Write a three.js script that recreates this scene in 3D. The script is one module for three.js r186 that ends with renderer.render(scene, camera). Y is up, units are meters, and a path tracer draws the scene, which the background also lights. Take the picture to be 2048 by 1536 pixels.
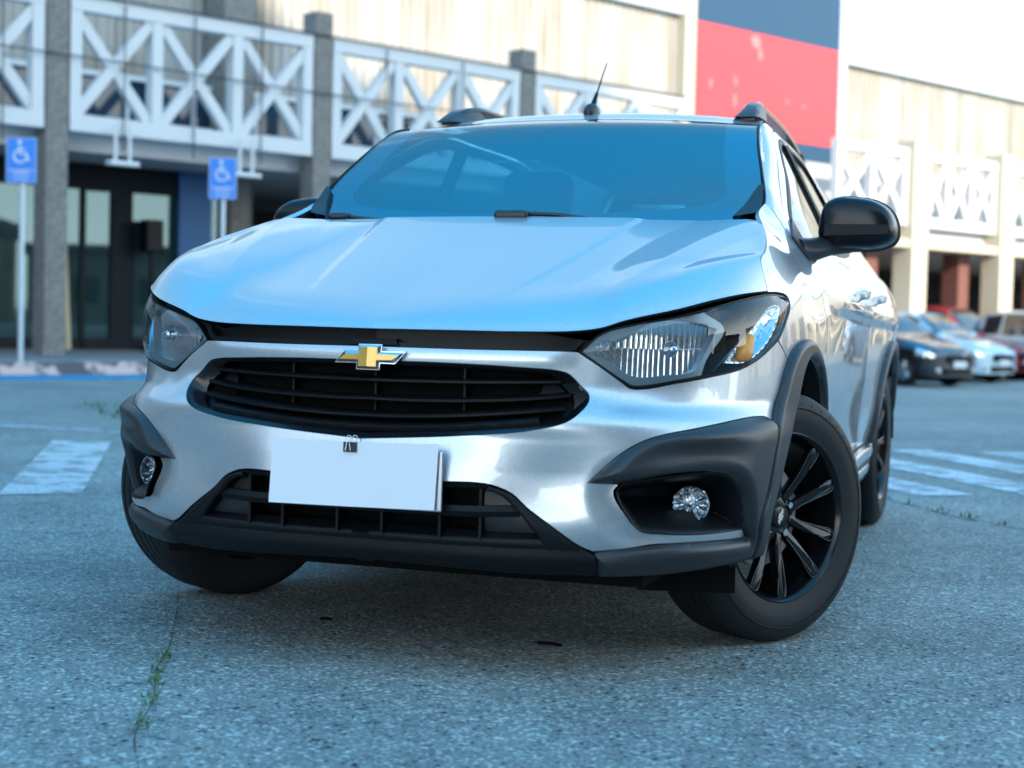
import * as THREE from 'three';
import { mergeGeometries, mergeVertices, toCreasedNormals } from 'three/addons/utils/BufferGeometryUtils.js';
import { RoundedBoxGeometry } from 'three/addons/geometries/RoundedBoxGeometry.js';
import { FontLoader } from 'three/addons/loaders/FontLoader.js';
import { TextGeometry } from 'three/addons/geometries/TextGeometry.js';
import { ImprovedNoise } from 'three/addons/math/ImprovedNoise.js';

// ---------------------------------------------------------------- camera, sky, sun, exposure
const scene = new THREE.Scene();
const camera = new THREE.PerspectiveCamera(27.36, 4 / 3, 0.1, 600);
camera.position.set(1.4354, 0.7947, 3.9935);
camera.rotation.order = 'YXZ';
camera.rotation.set(-0.041044, 0.327588, 0.024532);
camera.focus = 3.95; camera.userData.fStop = 3.0;
const SUN = new THREE.Vector3(0.74, 0.40, 0.60).normalize();
const renderer = new THREE.WebGLRenderer({ antialias: true });
renderer.toneMapping = THREE.LinearToneMapping;
renderer.toneMappingExposure = 4.1;
renderer.shadowMap.enabled = true;
{
  const W = 1024, H = 512, data = new Float32Array(W * H * 4), noise = new ImprovedNoise();
  for (let j = 0; j < H; j++) for (let i = 0; i < W; i++) {
    const el = ((j + 0.5) / H - 0.5) * Math.PI, az = ((i + 0.5) / W - 0.5) * 2 * Math.PI, c = Math.cos(el);
    const d = [c * Math.cos(az), Math.sin(el), c * Math.sin(az)], up = Math.max(0, d[1]);
    const k = Math.pow(1 - up, 3.2), sun0 = d[0] * SUN.x + d[1] * SUN.y + d[2] * SUN.z, sun = Math.max(0, sun0);
    const f = 0.74 + 0.44 * sun0;                                              // paler towards the sun, deepest at right angles to it
    let r = mix0(0.050, 1.44, k) * f, g = mix0(0.250, 1.54, k) * f, b = mix0(0.475, 1.52, k) * f;
    { const t = Math.min(1, Math.max(0, (up - 0.6) / 0.25)) * Math.min(1, Math.max(0, 1 - sun0 / 0.45)); r *= 1 - 0.55 * t; g *= 1 + 0.22 * t; b *= 1 + 0.42 * t; }
    const q = 3.2, x = d[0] / (up + 0.25) * q, z = d[2] / (up + 0.25) * q;
    let n = 0, a = 0.5; for (let o = 0; o < 4; o++) { n += a * noise.noise(x * (1 << o) * 0.35, z * (1 << o) * 1.1, 3.7 + o); a *= 0.5; }
    const cl = Math.min(1, Math.max(0, (n - 0.12) * 1.6)) * (0.25 + 0.75 * k);      // thin high cloud
    r = mix0(r, 1.15, cl); g = mix0(g, 1.18, cl); b = mix0(b, 1.2, cl);
    const glow = 0.35 * Math.pow(sun, 6) + 0.5 * Math.pow(sun, 60);
    r += glow * 1.1; g += glow * 0.95; b += glow * 0.7;
    if (d[1] < 0) { r = 0.25; g = 0.28; b = 0.32; }
    data.set([r, g, b, 1], (j * W + i) * 4);
  }
  function mix0(p, q, t) { return p + (q - p) * t; }
  const sky = new THREE.DataTexture(data, W, H, THREE.RGBAFormat, THREE.FloatType);
  sky.mapping = THREE.EquirectangularReflectionMapping; sky.magFilter = THREE.LinearFilter; sky.needsUpdate = true;
  scene.background = sky; scene.environment = sky; scene.backgroundIntensity = 1.0; scene.environmentIntensity = 1.0;
}
const sun = new THREE.DirectionalLight(new THREE.Color(1.0, 0.86, 0.68), 2.0);
sun.position.copy(SUN).multiplyScalar(90); sun.castShadow = true;
sun.shadow.mapSize.set(4096, 4096);
Object.assign(sun.shadow.camera, { left: -60, right: 60, top: 45, bottom: -45, near: 1, far: 260 });
scene.add(sun, sun.target);
// ---------------------------------------------------------------- shape of the hatchback (its own axes: z forwards, x to its left, y up)
function lerpTable(t, x) {                       // smooth (monotone-ish) interpolation of [[x, y], ...]
  const n = t.length;
  if (x <= t[0][0]) return t[0][1];
  if (x >= t[n - 1][0]) return t[n - 1][1];
  let i = 0; while (x > t[i + 1][0]) i++;
  const h = t[i + 1][0] - t[i][0], d = (t[i + 1][1] - t[i][1]) / h;
  const dm = i > 0 ? (t[i][1] - t[i - 1][1]) / (t[i][0] - t[i - 1][0]) : d, dp = i < n - 2 ? (t[i + 2][1] - t[i + 1][1]) / (t[i + 2][0] - t[i + 1][0]) : d;
  let m0 = (dm * d <= 0 && i > 0) ? 0 : (dm + d) / 2, m1 = (dp * d <= 0 && i < n - 2) ? 0 : (dp + d) / 2;
  const u = (x - t[i][0]) / h, u2 = u * u, u3 = u2 * u;
  return (2 * u3 - 3 * u2 + 1) * t[i][1] + (u3 - 2 * u2 + u) * h * m0 + (-2 * u3 + 3 * u2) * t[i + 1][1] + (u3 - u2) * h * m1;
}
const clamp = (x, a, b) => Math.max(a, Math.min(b, x)), mix = (a, b, t) => a + (b - a) * t;
const sstep = (a, b, x) => { const t = clamp((x - a) / (b - a), 0, 1); return t * t * (3 - 2 * t); };
const bump = (x) => { const t = clamp(1 - x * x, 0, 1); return t * t; };
const Z0 = -0.1, ZREF = 0.80, WREF = 0.85, PP = 3.5, QQ = 2.6;
const ZF = [[0.18, 0.70], [0.24, 0.75], [0.30, 0.785], [0.36, 0.812], [0.42, 0.818], [0.47, 0.811], [0.52, 0.800], [0.57, 0.789], [0.62, 0.779], [0.68, 0.769], [0.75, 0.758], [0.85, 0.752], [0.95, 0.735], [1.05, 0.70]];
const XF = [[0.18, 0.78], [0.25, 0.81], [0.32, 0.828], [0.45, 0.843], [0.6, 0.852], [0.75, 0.853], [0.85, 0.842], [0.92, 0.818], [0.98, 0.782], [1.03, 0.742], [1.07, 0.705], [1.15, 0.64]];
const XM = [[0.18, 0.78], [0.25, 0.81], [0.32, 0.826], [0.45, 0.842], [0.6, 0.85], [0.75, 0.855], [0.85, 0.848], [0.92, 0.83], [0.98, 0.792], [1.03, 0.758], [1.07, 0.736], [1.15, 0.695], [1.25, 0.645], [1.35, 0.595], [1.42, 0.56], [1.46, 0.53]];
const XD = [[0.18, 0.78], [0.25, 0.81], [0.32, 0.824], [0.45, 0.84], [0.6, 0.848], [0.75, 0.856], [0.85, 0.86], [0.9, 0.853], [0.97, 0.82], [1.02, 0.782], [1.07, 0.757], [1.15, 0.72], [1.25, 0.67], [1.35, 0.62], [1.42, 0.582], [1.46, 0.545]];
const PLAN = (() => {                              // plan curve of the front, by its length from the middle: [s, x, z]
  const out = [[0, 0, ZREF]]; let s = 0, px = 0, pz = ZREF;
  for (let i = 1; i <= 4000; i++) {
    const a = (i / 4000) * Math.PI / 2, x = WREF * Math.pow(Math.sin(a), 2 / PP), z = Z0 + (ZREF - Z0) * Math.pow(Math.cos(a), 2 / QQ);
    s += Math.hypot(x - px, z - pz); px = x; pz = z;
    out.push([s, x, z]);
  }
  return out;
})();
const SF = PLAN[PLAN.length - 1][0];               // length of the front's half; beyond it s runs back along the side
function plan(s) {
  let a = 0, b = PLAN.length - 1;
  while (b - a > 1) { const m = (a + b) >> 1; if (PLAN[m][0] <= s) a = m; else b = m; }
  const t = (s - PLAN[a][0]) / (PLAN[b][0] - PLAN[a][0]);
  return [mix(PLAN[a][1], PLAN[b][1], t), mix(PLAN[a][2], PLAN[b][2], t)];
}
function sideX(y, z) {
  let w = z > -0.2 ? lerpTable(XF, y) : z > -0.45 ? mix(lerpTable(XF, y), lerpTable(XM, y), sstep(-0.2, -0.45, z)) : mix(lerpTable(XM, y), lerpTable(XD, y), sstep(-0.45, -0.8, z));
  w -= 0.045 * sstep(-0.5, -2.3, z) + 0.03 * Math.pow(clamp((-2.3 - z) / 0.9, 0, 1), 2);
  w -= Math.max(0, y - 1) * 0.25 * Math.pow(clamp((-1.6 - z) / 1.3, 0, 1), 2);
  return w;
}
function shellBase(s, y) {                         // s >= 0: the left half; returns [x, y, z]
  if (s >= SF) { const z = Z0 - (s - SF); return [sideX(y, z), y, z]; }
  const [cx, cz] = plan(s), L = lerpTable(ZF, y) - Z0, V = 0.10 * sstep(0.56, 0.66, y) * cx;
  const z = Z0 + (cz - Z0) * L / (ZREF - Z0) - V * (1 - sstep(0.45, 0.8, cx));
  return [cx * sideX(y, z) / WREF, y, z];
}
// sculpting: distance pushed out along the surface
function sculpt(s, y) {
  let d = 0;
  d -= 0.030 * bump((s - 0.44) / 0.22) * bump((y - 0.43) / 0.13);        // hollow beside the number plate
  d += 0.010 * bump((s - 0.30) / 0.4) * bump((y - 0.585) / 0.05);
  d += 0.027 * bump((s - 0.84) / 0.42) * sstep(0.62, 0.53, y) * sstep(0.22, 0.33, y);   // fuller corner at lamp height
  if (s > SF) {
    const z = Z0 - (s - SF);
    d += 0.010 * bump((y - 0.86 - 0.02 * (z + 1)) / 0.05) * sstep(-0.4, -0.8, z);
    d -= 0.014 * bump((y - 0.46) / 0.17) * sstep(-0.45, -0.7, z) * sstep(-2.1, -1.8, z);
    d += 0.022 * Math.pow(bump((z + 2.528) / 0.75), 0.7) * sstep(0.3, 0.5, y) * (1 - sstep(0.75, 0.98, y));
  }
  return d;
}
const norm3 = (a) => { const l = Math.hypot(a[0], a[1], a[2]) || 1; return [a[0] / l, a[1] / l, a[2] / l]; };
const cross3 = (a, b) => [a[1] * b[2] - a[2] * b[1], a[2] * b[0] - a[0] * b[2], a[0] * b[1] - a[1] * b[0]];
const sub3 = (a, b) => [a[0] - b[0], a[1] - b[1], a[2] - b[2]];
function normalOf(f, a, b, e = 1e-3) { return norm3(cross3(sub3(f(a + e, b), f(a - e, b)), sub3(f(a, b + e), f(a, b - e)))); }
function baseNormal(s, y) { const q = Math.max(s, 0.0012); return norm3(cross3(sub3(shellBase(q + 1e-3, y), shellBase(q - 1e-3, y)), sub3(shellBase(q, y + 1e-3), shellBase(q, y - 1e-3)))); }
function shell(s, y, off = 0) {
  const q = Math.max(s, 0), p = shellBase(q, y), n = baseNormal(q, y), d = off + sculpt(q, y), r = [p[0] + n[0] * d, p[1] + n[1] * d, p[2] + n[2] * d];
  if (s < 0) r[0] = s;                              // only for derivatives at the middle
  else if (q < 0.02) r[0] *= 1, r[0] = Math.max(0, mix(q, r[0], q / 0.02));
  return r;
}
// ---------------------------------------------------------------- helpers
function rng(seed) { let a = seed >>> 0; return () => { a = (a + 0x6d2b79f5) | 0; let t = Math.imul(a ^ (a >>> 15), 1 | a); t = (t + Math.imul(t ^ (t >>> 7), 61 | t)) ^ t; return ((t ^ (t >>> 14)) >>> 0) / 4294967296; }; }
const V2 = (x, y) => new THREE.Vector2(x, y), V3 = (x, y, z) => new THREE.Vector3(x, y, z);
const usedNames = new Map();
function numbered(name) { const n = usedNames.get(name) ?? 0; usedNames.set(name, n + 1); return n ? name + '_' + String(n).padStart(3, '0') : name; }
function part(name, geo, mat, parent, label) {
  const m = new THREE.Mesh(geo, mat); m.name = name; m.castShadow = m.receiveShadow = true;
  if (label) m.userData.label = label;
  parent.add(m); return m;
}
function group(name, parent, pos, ry = 0) { const g = new THREE.Group(); g.name = name; if (pos) g.position.set(...pos); g.rotation.y = ry; parent.add(g); return g; }
function thing(name, label, category, pos = [0, 0, 0], ry = 0, grp) {
  const g = group(numbered(name), scene, pos, ry); g.userData = { label, category }; if (grp) g.userData.group = grp; return g;
}
function struct(name, geo, mat) { const m = part(numbered(name), geo, mat, scene); m.userData.kind = 'structure'; return m; }
function tag(m, label, category, grp, kind) { m.userData.label = label; m.userData.category = category; if (grp) m.userData.group = grp; if (kind) m.userData.kind = kind; return m; }
function box(x0, x1, y0, y1, z0, z1, r = 0) {
  const w = x1 - x0, h = y1 - y0, d = z1 - z0;
  const g = r > 0 ? new RoundedBoxGeometry(w, h, d, 2, r) : new THREE.BoxGeometry(w, h, d);
  return g.translate((x0 + x1) / 2, (y0 + y1) / 2, (z0 + z1) / 2);
}
const strip = (g) => { const o = g.index ? g.toNonIndexed() : g; const r = new THREE.BufferGeometry(); for (const k of ['position', 'normal', 'uv']) if (o.attributes[k]) r.setAttribute(k, o.attributes[k]); if (!r.attributes.uv) r.setAttribute('uv', new THREE.BufferAttribute(new Float32Array(r.attributes.position.count * 2), 2)); return r; };
const merge = (list) => mergeGeometries(list.map(strip), false);
function mirrorX(g) {
  const o = strip(g).clone(), p = o.attributes.position, n = o.attributes.normal;
  for (const a of [p, n]) for (let i = 0; i < a.count; i++) a.setX(i, -a.getX(i));
  for (const a of Object.values(o.attributes)) { const s = a.itemSize, d = a.array; for (let t = 0; t < a.count; t += 3) for (let c = 0; c < s; c++) { const i = (t + 1) * s + c, j = (t + 2) * s + c, q = d[i]; d[i] = d[j]; d[j] = q; } }
  return o;
}
const both = (g) => merge([g, mirrorX(g)]);
function spline(points, closed = true, step = 0.006) {      // [x, y] smooth, [x, y, 1] a corner
  const n = points.length, out = [], P = (i) => closed ? points[(i + n) % n] : points[clamp(i, 0, n - 1)];
  for (let i = 0; i < (closed ? n : n - 1); i++) {
    const a = P(i), b = P(i + 1), p0 = a[2] ? a : P(i - 1), p3 = b[2] ? b : P(i + 2), L = Math.hypot(b[0] - a[0], b[1] - a[1]), k = Math.max(1, Math.ceil(L / step));
    const d0 = Math.max(1e-6, Math.hypot(a[0] - p0[0], a[1] - p0[1])), d3 = Math.max(1e-6, Math.hypot(p3[0] - b[0], p3[1] - b[1]));
    const m = (c) => {
      const t1 = a[2] || p0 === a ? b[c] - a[c] : ((a[c] - p0[c]) / d0 + (b[c] - a[c]) / L) * 0.5 * L, t2 = b[2] || p3 === b ? b[c] - a[c] : ((b[c] - a[c]) / L + (p3[c] - b[c]) / d3) * 0.5 * L;
      return [t1, t2];
    };
    const [mx, nx] = m(0), [my, ny] = m(1);
    for (let j = 0; j < k; j++) {
      const u = j / k, u2 = u * u, u3 = u2 * u, h0 = 2 * u3 - 3 * u2 + 1, h1 = u3 - 2 * u2 + u, h2 = -2 * u3 + 3 * u2, h3 = u3 - u2;
      out.push([h0 * a[0] + h1 * mx + h2 * b[0] + h3 * nx, h0 * a[1] + h1 * my + h2 * b[1] + h3 * ny]);
    }
  }
  if (!closed) out.push([P(n - 1)[0], P(n - 1)[1]]);
  return out;
}
function inset(poly, d) {                                   // a counter-clockwise loop moved inwards
  const n = poly.length;
  return poly.map((p, i) => {
    const a = poly[(i + n - 1) % n], b = poly[(i + 1) % n], u = [p[0] - a[0], p[1] - a[1]], v = [b[0] - p[0], b[1] - p[1]], lu = Math.hypot(...u) || 1, lv = Math.hypot(...v) || 1;
    let nx = -u[1] / lu - v[1] / lv, ny = u[0] / lu + v[0] / lv; const l = Math.hypot(nx, ny) || 1, c = Math.max(0.5, l / 2);
    return [p[0] + nx / l * d / c, p[1] + ny / l * d / c];
  });
}
const area2 = (p) => p.reduce((s, a, i) => { const b = p[(i + 1) % p.length]; return s + a[0] * b[1] - a[1] * b[0]; }, 0);
const ccw = (p) => (area2(p) < 0 ? p.slice().reverse() : p);
function edgeDistance(poly) {
  return (x, y) => {
    let m = 1e9; const n = poly.length;
    for (let i = 0; i < n; i++) { const a = poly[i], b = poly[(i + 1) % n], dx = b[0] - a[0], dy = b[1] - a[1], t = clamp(((x - a[0]) * dx + (y - a[1]) * dy) / (dx * dx + dy * dy || 1), 0, 1), e = (x - a[0] - t * dx) ** 2 + (y - a[1] - t * dy) ** 2; if (e < m) m = e; }
    return Math.sqrt(m);
  };
}
function tessellate(outer, holes, edge) {                   // a polygon as small triangles: {v: [[a, b]], t: [i, j, k, ...]}
  const pts = [outer, ...holes].map((l) => l.map((p) => V2(p[0], p[1])));
  const v = pts.flat().map((p) => [p.x, p.y]); let t = THREE.ShapeUtils.triangulateShape(pts[0], pts.slice(1));
  const mid = new Map(), E2 = edge * edge;
  const far = (i, j) => (v[i][0] - v[j][0]) ** 2 + (v[i][1] - v[j][1]) ** 2;
  const m = (i, j) => { const key = i < j ? i * 4194304 + j : j * 4194304 + i; let q = mid.get(key); if (q === undefined) { q = v.length; v.push([(v[i][0] + v[j][0]) / 2, (v[i][1] + v[j][1]) / 2]); mid.set(key, q); } return q; };
  for (let pass = 0; pass < 14; pass++) {
    const o = []; let split = false;
    for (const [a, b, c] of t) {
      const ab = far(a, b) > E2, bc = far(b, c) > E2, ca = far(c, a) > E2;
      if (!ab && !bc && !ca) { o.push([a, b, c]); continue; }
      split = true;
      const r = ab && bc && ca ? 'x' : '';
      if (r) { const p = m(a, b), q = m(b, c), s = m(c, a); o.push([a, p, s], [p, b, q], [s, q, c], [p, q, s]); continue; }
      const cyc = [[a, b, c, ab, bc, ca], [b, c, a, bc, ca, ab], [c, a, b, ca, ab, bc]];
      const two = cyc.find((k) => k[3] && k[4]);             // edges xy and yz are long
      if (two) { const [x, y, z] = two, p = m(x, y), q = m(y, z); o.push([p, y, q]); if (far(p, z) < far(x, q)) o.push([x, p, z], [p, q, z]); else o.push([x, p, q], [x, q, z]); continue; }
      const [x, y, z] = cyc.find((k) => k[3]), p = m(x, y); o.push([x, p, z], [p, y, z]);
    }
    t = o; if (!split) break;
  }
  return { v, t };
}
// a sheet over the region (outer, holes) of the surface f(a, b), with its rim turned in by `depth`
function skin(outer, holes, f, o = {}) {
  const O = ccw(outer), H = holes.map((h) => ccw(h).slice().reverse()), { v, t } = tessellate(O, H, o.edge ?? 0.014), rim = o.depth ?? 0.012;
  const dist = o.profile ? edgeDistance(o.rollAll === false ? O : O) : null;
  const g = dist ? (a, b) => f(a, b, o.profile(dist(a, b), a, b)) : (a, b) => f(a, b, o.off ?? 0);
  const P = v.map(([a, b]) => g(a, b)), N = v.map(([a, b]) => normalOf(g, a, b, 6e-4));
  const pos = [], nor = [], uv = [], edges = new Map();
  const put = (p, n, w) => { pos.push(...p); nor.push(...n); uv.push(...w); };
  for (const tri of t) {
    for (const i of tri) put(P[i], N[i], v[i]);
    for (let k = 0; k < 3; k++) { const i = tri[k], j = tri[(k + 1) % 3], key = i < j ? i + '_' + j : j + '_' + i; edges.set(key, edges.has(key) ? null : [i, j]); }
  }
  if (rim) for (const e of edges.values()) {
    if (!e) continue;
    const [i, j] = e, q = (k) => [P[k][0] - N[k][0] * rim, P[k][1] - N[k][1] * rim, P[k][2] - N[k][2] * rim], a = P[i], b = P[j], c = q(j), d = q(i), n = norm3(cross3(sub3(d, a), sub3(b, a)));
    for (const [p, w] of [[a, v[i]], [d, v[i]], [b, v[j]], [b, v[j]], [d, v[i]], [c, v[j]]]) put(p, n, w);
  }
  const geo = new THREE.BufferGeometry();
  geo.setAttribute('position', new THREE.Float32BufferAttribute(pos, 3)); geo.setAttribute('normal', new THREE.Float32BufferAttribute(nor, 3)); geo.setAttribute('uv', new THREE.Float32BufferAttribute(uv, 2));
  return geo;
}
function patch(f, nu, nv, flip = false) {                    // f(u, v) over 0..1
  const pos = [], nor = [], uv = [], idx = [], c = (x) => clamp(x, 0, 1);
  for (let j = 0; j <= nv; j++) for (let i = 0; i <= nu; i++) {
    const u = i / nu, v = j / nv, p = f(u, v), e = 1e-3;
    let n = norm3(cross3(sub3(f(c(u + e), v), f(c(u - e), v)), sub3(f(u, c(v + e)), f(u, c(v - e))))); if (flip) n = n.map((x) => -x);
    pos.push(...p); nor.push(...n); uv.push(u, v);
    if (i < nu && j < nv) { const a = j * (nu + 1) + i, b = a + 1, d = a + nu + 1, q = d + 1; if (flip) idx.push(a, d, b, b, d, q); else idx.push(a, b, d, b, q, d); }
  }
  const g = new THREE.BufferGeometry(); g.setIndex(idx);
  g.setAttribute('position', new THREE.Float32BufferAttribute(pos, 3)); g.setAttribute('normal', new THREE.Float32BufferAttribute(nor, 3)); g.setAttribute('uv', new THREE.Float32BufferAttribute(uv, 2));
  return g;
}
// a flat closed outline [x, y] with depth and rounded edges, facing +z
function slab(outline, depth, bevel = 0, holes = [], seg = 3) {
  const s = new THREE.Shape(outline.map((p) => V2(p[0], p[1])));
  for (const h of holes) s.holes.push(new THREE.Path(h.map((p) => V2(p[0], p[1]))));
  return new THREE.ExtrudeGeometry(s, { depth: Math.max(0.0005, depth - 2 * bevel), bevelEnabled: bevel > 0, bevelSize: bevel, bevelThickness: bevel, bevelOffset: -bevel, bevelSegments: seg, curveSegments: 12 }).translate(0, 0, bevel);
}
function sweep(path, section, closed = false) {              // path: [{p, x, y}] frames; section: closed [[a, b]] outline
  const n = section.length, pos = [], idx = [];
  for (const f of path) for (const [a, b] of section) pos.push(f.p[0] + f.x[0] * a + f.y[0] * b, f.p[1] + f.x[1] * a + f.y[1] * b, f.p[2] + f.x[2] * a + f.y[2] * b);
  for (let k = 0; k + 1 < path.length; k++) for (let i = 0; i < n; i++) { const a = k * n + i, b = k * n + (i + 1) % n, c = a + n, d = b + n; idx.push(a, b, c, b, d, c); }
  const cap = THREE.ShapeUtils.triangulateShape(section.map((p) => V2(p[0], p[1])), []), e = (path.length - 1) * n;
  for (const [a, b, c] of cap) idx.push(a, c, b, e + a, e + b, e + c);
  const g = new THREE.BufferGeometry(); g.setIndex(idx); g.setAttribute('position', new THREE.Float32BufferAttribute(pos, 3));
  return toCreasedNormals(g, 0.7);
}
function tube(points, r, seg = 8, n = 40) { return new THREE.TubeGeometry(new THREE.CatmullRomCurve3(points.map((p) => V3(...p))), n, r, seg, false); }
function cyl(a, b, r0, r1 = r0, seg = 16) {
  const A = V3(...a), B = V3(...b), d = B.clone().sub(A), g = new THREE.CylinderGeometry(r1, r0, d.length(), seg);
  return g.applyQuaternion(new THREE.Quaternion().setFromUnitVectors(V3(0, 1, 0), d.clone().normalize())).translate(...A.add(B).multiplyScalar(0.5).toArray());
}
function beam(a, b, w, h) {                                  // a square bar from a to b, h along y or nearest to it
  const A = V3(...a), B = V3(...b), d = B.clone().sub(A), L = d.length(), z = d.normalize(), x = V3(0, 1, 0).cross(z); if (x.length() < 1e-3) x.set(1, 0, 0); x.normalize();
  const y = z.clone().cross(x), m = new THREE.Matrix4().makeBasis(x, y, z).setPosition(A.add(B).multiplyScalar(0.5));
  return new THREE.BoxGeometry(w, h, L).applyMatrix4(m);
}
const lin = (r, g, b) => new THREE.Color().setRGB(r, g, b);
function mat(r, g, b, rough = 0.6, metal = 0, extra = {}) { return new THREE.MeshPhysicalMaterial({ color: lin(r, g, b), roughness: rough, metalness: metal, ...extra }); }
function noiseTexture(w, h, fn, srgb = false) {              // fn(x, y in 0..1) -> value or [r, g, b] in 0..1
  const d = new Uint8Array(w * h * 4);
  for (let j = 0; j < h; j++) for (let i = 0; i < w; i++) { let c = fn(i / w, j / h, i, j); if (!Array.isArray(c)) c = [c, c, c]; const k = (j * w + i) * 4; d[k] = clamp(c[0], 0, 1) * 255; d[k + 1] = clamp(c[1], 0, 1) * 255; d[k + 2] = clamp(c[2], 0, 1) * 255; d[k + 3] = 255; }
  const t = new THREE.DataTexture(d, w, h); t.wrapS = t.wrapT = THREE.RepeatWrapping; t.magFilter = THREE.LinearFilter; if (srgb) t.colorSpace = THREE.SRGBColorSpace; t.needsUpdate = true; return t;
}
function valueNoise(seed, n) {                               // tiling value noise with n cells
  const r = rng(seed), g = Array.from({ length: n * n }, () => r());
  return (x, y) => { const X = ((x % 1) + 1) % 1 * n, Y = ((y % 1) + 1) % 1 * n, i = Math.floor(X), j = Math.floor(Y), u = X - i, v = Y - j, a = u * u * (3 - 2 * u), b = v * v * (3 - 2 * v), q = (p, s) => g[(s % n) * n + (p % n)]; return mix(mix(q(i, j), q(i + 1, j), a), mix(q(i, j + 1), q(i + 1, j + 1), a), b); };
}
function fbm(seed, n, oct = 4) { const L = Array.from({ length: oct }, (_, k) => valueNoise(seed + k, n << k)); return (x, y) => { let s = 0, a = 0.5; for (const f of L) { s += a * f(x, y); a *= 0.5; } return s / (1 - Math.pow(0.5, oct)); }; }
// ---------------------------------------------------------------- the silver hatchback
const flakeMap = (() => { const a = valueNoise(71, 256), b = valueNoise(72, 140); const t = noiseTexture(1024, 1024, (x, y) => 0.93 + 0.12 * (a(x, y) - 0.5) + 0.06 * (b(x, y) - 0.5)); t.repeat.set(1.6, 1.6); return t; })();
const MC = {
  paint: mat(0.56, 0.58, 0.60, 0.36, 0.70, { clearcoat: 1, clearcoatRoughness: 0.025, map: flakeMap }),
  plastic: mat(0.019, 0.020, 0.022, 0.40),
  black: mat(0.004, 0.0045, 0.0055, 0.45, 0, { specularIntensity: 0.38 }),
  lip: mat(0.006, 0.0065, 0.0075, 0.5, 0, { specularIntensity: 0.4 }),
  deep: mat(0.003, 0.003, 0.0035, 0.9, 0, { specularIntensity: 0.3 }),
  gloss: mat(0.006, 0.006, 0.008, 0.22, 0, { specularIntensity: 0.8 }),
  glass: mat(0.24, 0.58, 0.68, 0.0, 0, { transmission: 1, thickness: 0, ior: 2.6 }),
  tint: mat(0.34, 0.42, 0.42, 0.0, 0, { transmission: 1, thickness: 0, ior: 1.7 }),
  lens: mat(0.93, 0.96, 0.98, 0.0, 0, { transmission: 1, thickness: 0, ior: 1.5 }),
  chrome: mat(0.66, 0.69, 0.72, 0.10, 1),
  satin: mat(0.55, 0.57, 0.60, 0.25, 1),
  smoke: mat(0.004, 0.008, 0.018, 0.3, 0, { specularIntensity: 0.15 }),
  gold: mat(0.72, 0.40, 0.075, 0.36, 0.45, { clearcoat: 0.6, clearcoatRoughness: 0.1 }),
  amber: mat(1.0, 0.36, 0.03, 0.3),
  rubber: mat(0.0085, 0.009, 0.010, 0.6, 0, { specularIntensity: 0.7 }),
  rim: mat(0.005, 0.005, 0.006, 0.20, 0, { specularIntensity: 0.7 }),
  surround: mat(0.16, 0.20, 0.22, 0.3, 0.5),
  mirror: mat(0.005, 0.006, 0.009, 0.26, 0, { specularIntensity: 0.6 }),
  edge: mat(0.13, 0.13, 0.14, 0.35, 1),
  steel: mat(0.35, 0.35, 0.36, 0.4, 1),
  seat: mat(0.06, 0.065, 0.07, 0.85),
  dash: mat(0.03, 0.033, 0.036, 0.7),
  trim: mat(0.40, 0.40, 0.38, 0.8),
  frit: mat(0.010, 0.012, 0.015, 0.05, 0, { clearcoat: 1 }),
};
const car = thing('silver_hatchback', 'silver five door hatchback with black cladding and gold bowtie emblem, parked nose to the camera', 'car');
const G = 0.0018;                                            // half a panel gap
// outlines, in (s, y): s along the shell from the nose, y up
const OL = {
  lens: [[0.461, 0.727, 1], [0.508, 0.77], [0.566, 0.789], [0.7, 0.813], [0.803, 0.833], [0.913, 0.853], [1.059, 0.87], [1.155, 0.872], [1.226, 0.862], [1.234, 0.851], [1.179, 0.808], [1.106, 0.759], [1.033, 0.725], [0.942, 0.697], [0.805, 0.676], [0.697, 0.662], [0.616, 0.651], [0.585, 0.652], [0.565, 0.662], [0.515, 0.693]],
  hex: [[0, 0.695, 1], [0.187, 0.694], [0.351, 0.689], [0.425, 0.684], [0.443, 0.679], [0.472, 0.653], [0.493, 0.634], [0.496, 0.616], [0.472, 0.581], [0.403, 0.559], [0.239, 0.54], [0, 0.523, 1]],
  hexin: [[0, 0.688, 1], [0.187, 0.687], [0.352, 0.682], [0.404, 0.678], [0.423, 0.665], [0.466, 0.630], [0.466, 0.622], [0.422, 0.584], [0.326, 0.565], [0.215, 0.554], [0, 0.540, 1]],
};
const cut = (list, from, to) => list.slice(from, to);
const bumperOutline = spline([[0, 0.445, 1], [0.194, 0.44], [0.311, 0.438], [0.354, 0.421], [0.4, 0.382], [0.47, 0.335], [0.516, 0.308], [0.541, 0.299, 1], [0.73, 0.321], [0.968, 0.314, 1], [0.946, 0.335, 1], [0.69, 0.343], [0.641, 0.350], [0.619, 0.373], [0.587, 0.430], [0.597, 0.446, 1], [0.525, 0.449, 1], [0.595, 0.518], [0.642, 0.542], [0.757, 0.564], [0.998, 0.585], [1.052, 0.578], [1.066, 0.566, 1], [1.12, 0.631], [1.16, 0.688], [1.186, 0.712, 1], [1.107, 0.758, 1],
  ...cut(OL.lens, 12).slice().reverse().slice(0, 0), [1.033, 0.725], [0.942, 0.697], [0.805, 0.676], [0.697, 0.662], [0.616, 0.651], [0.585, 0.652], [0.565, 0.662], [0.515, 0.693], [0.461, 0.7265, 1], [0.445, 0.727], [0.401, 0.727], [0.239, 0.726], [0, 0.727, 1], ...OL.hex]);
const pocketRim = edgeDistance(spline([[0.587, 0.430], [0.619, 0.373], [0.641, 0.350], [0.69, 0.343], [0.70, 0.40], [0.597, 0.446]]));
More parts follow.
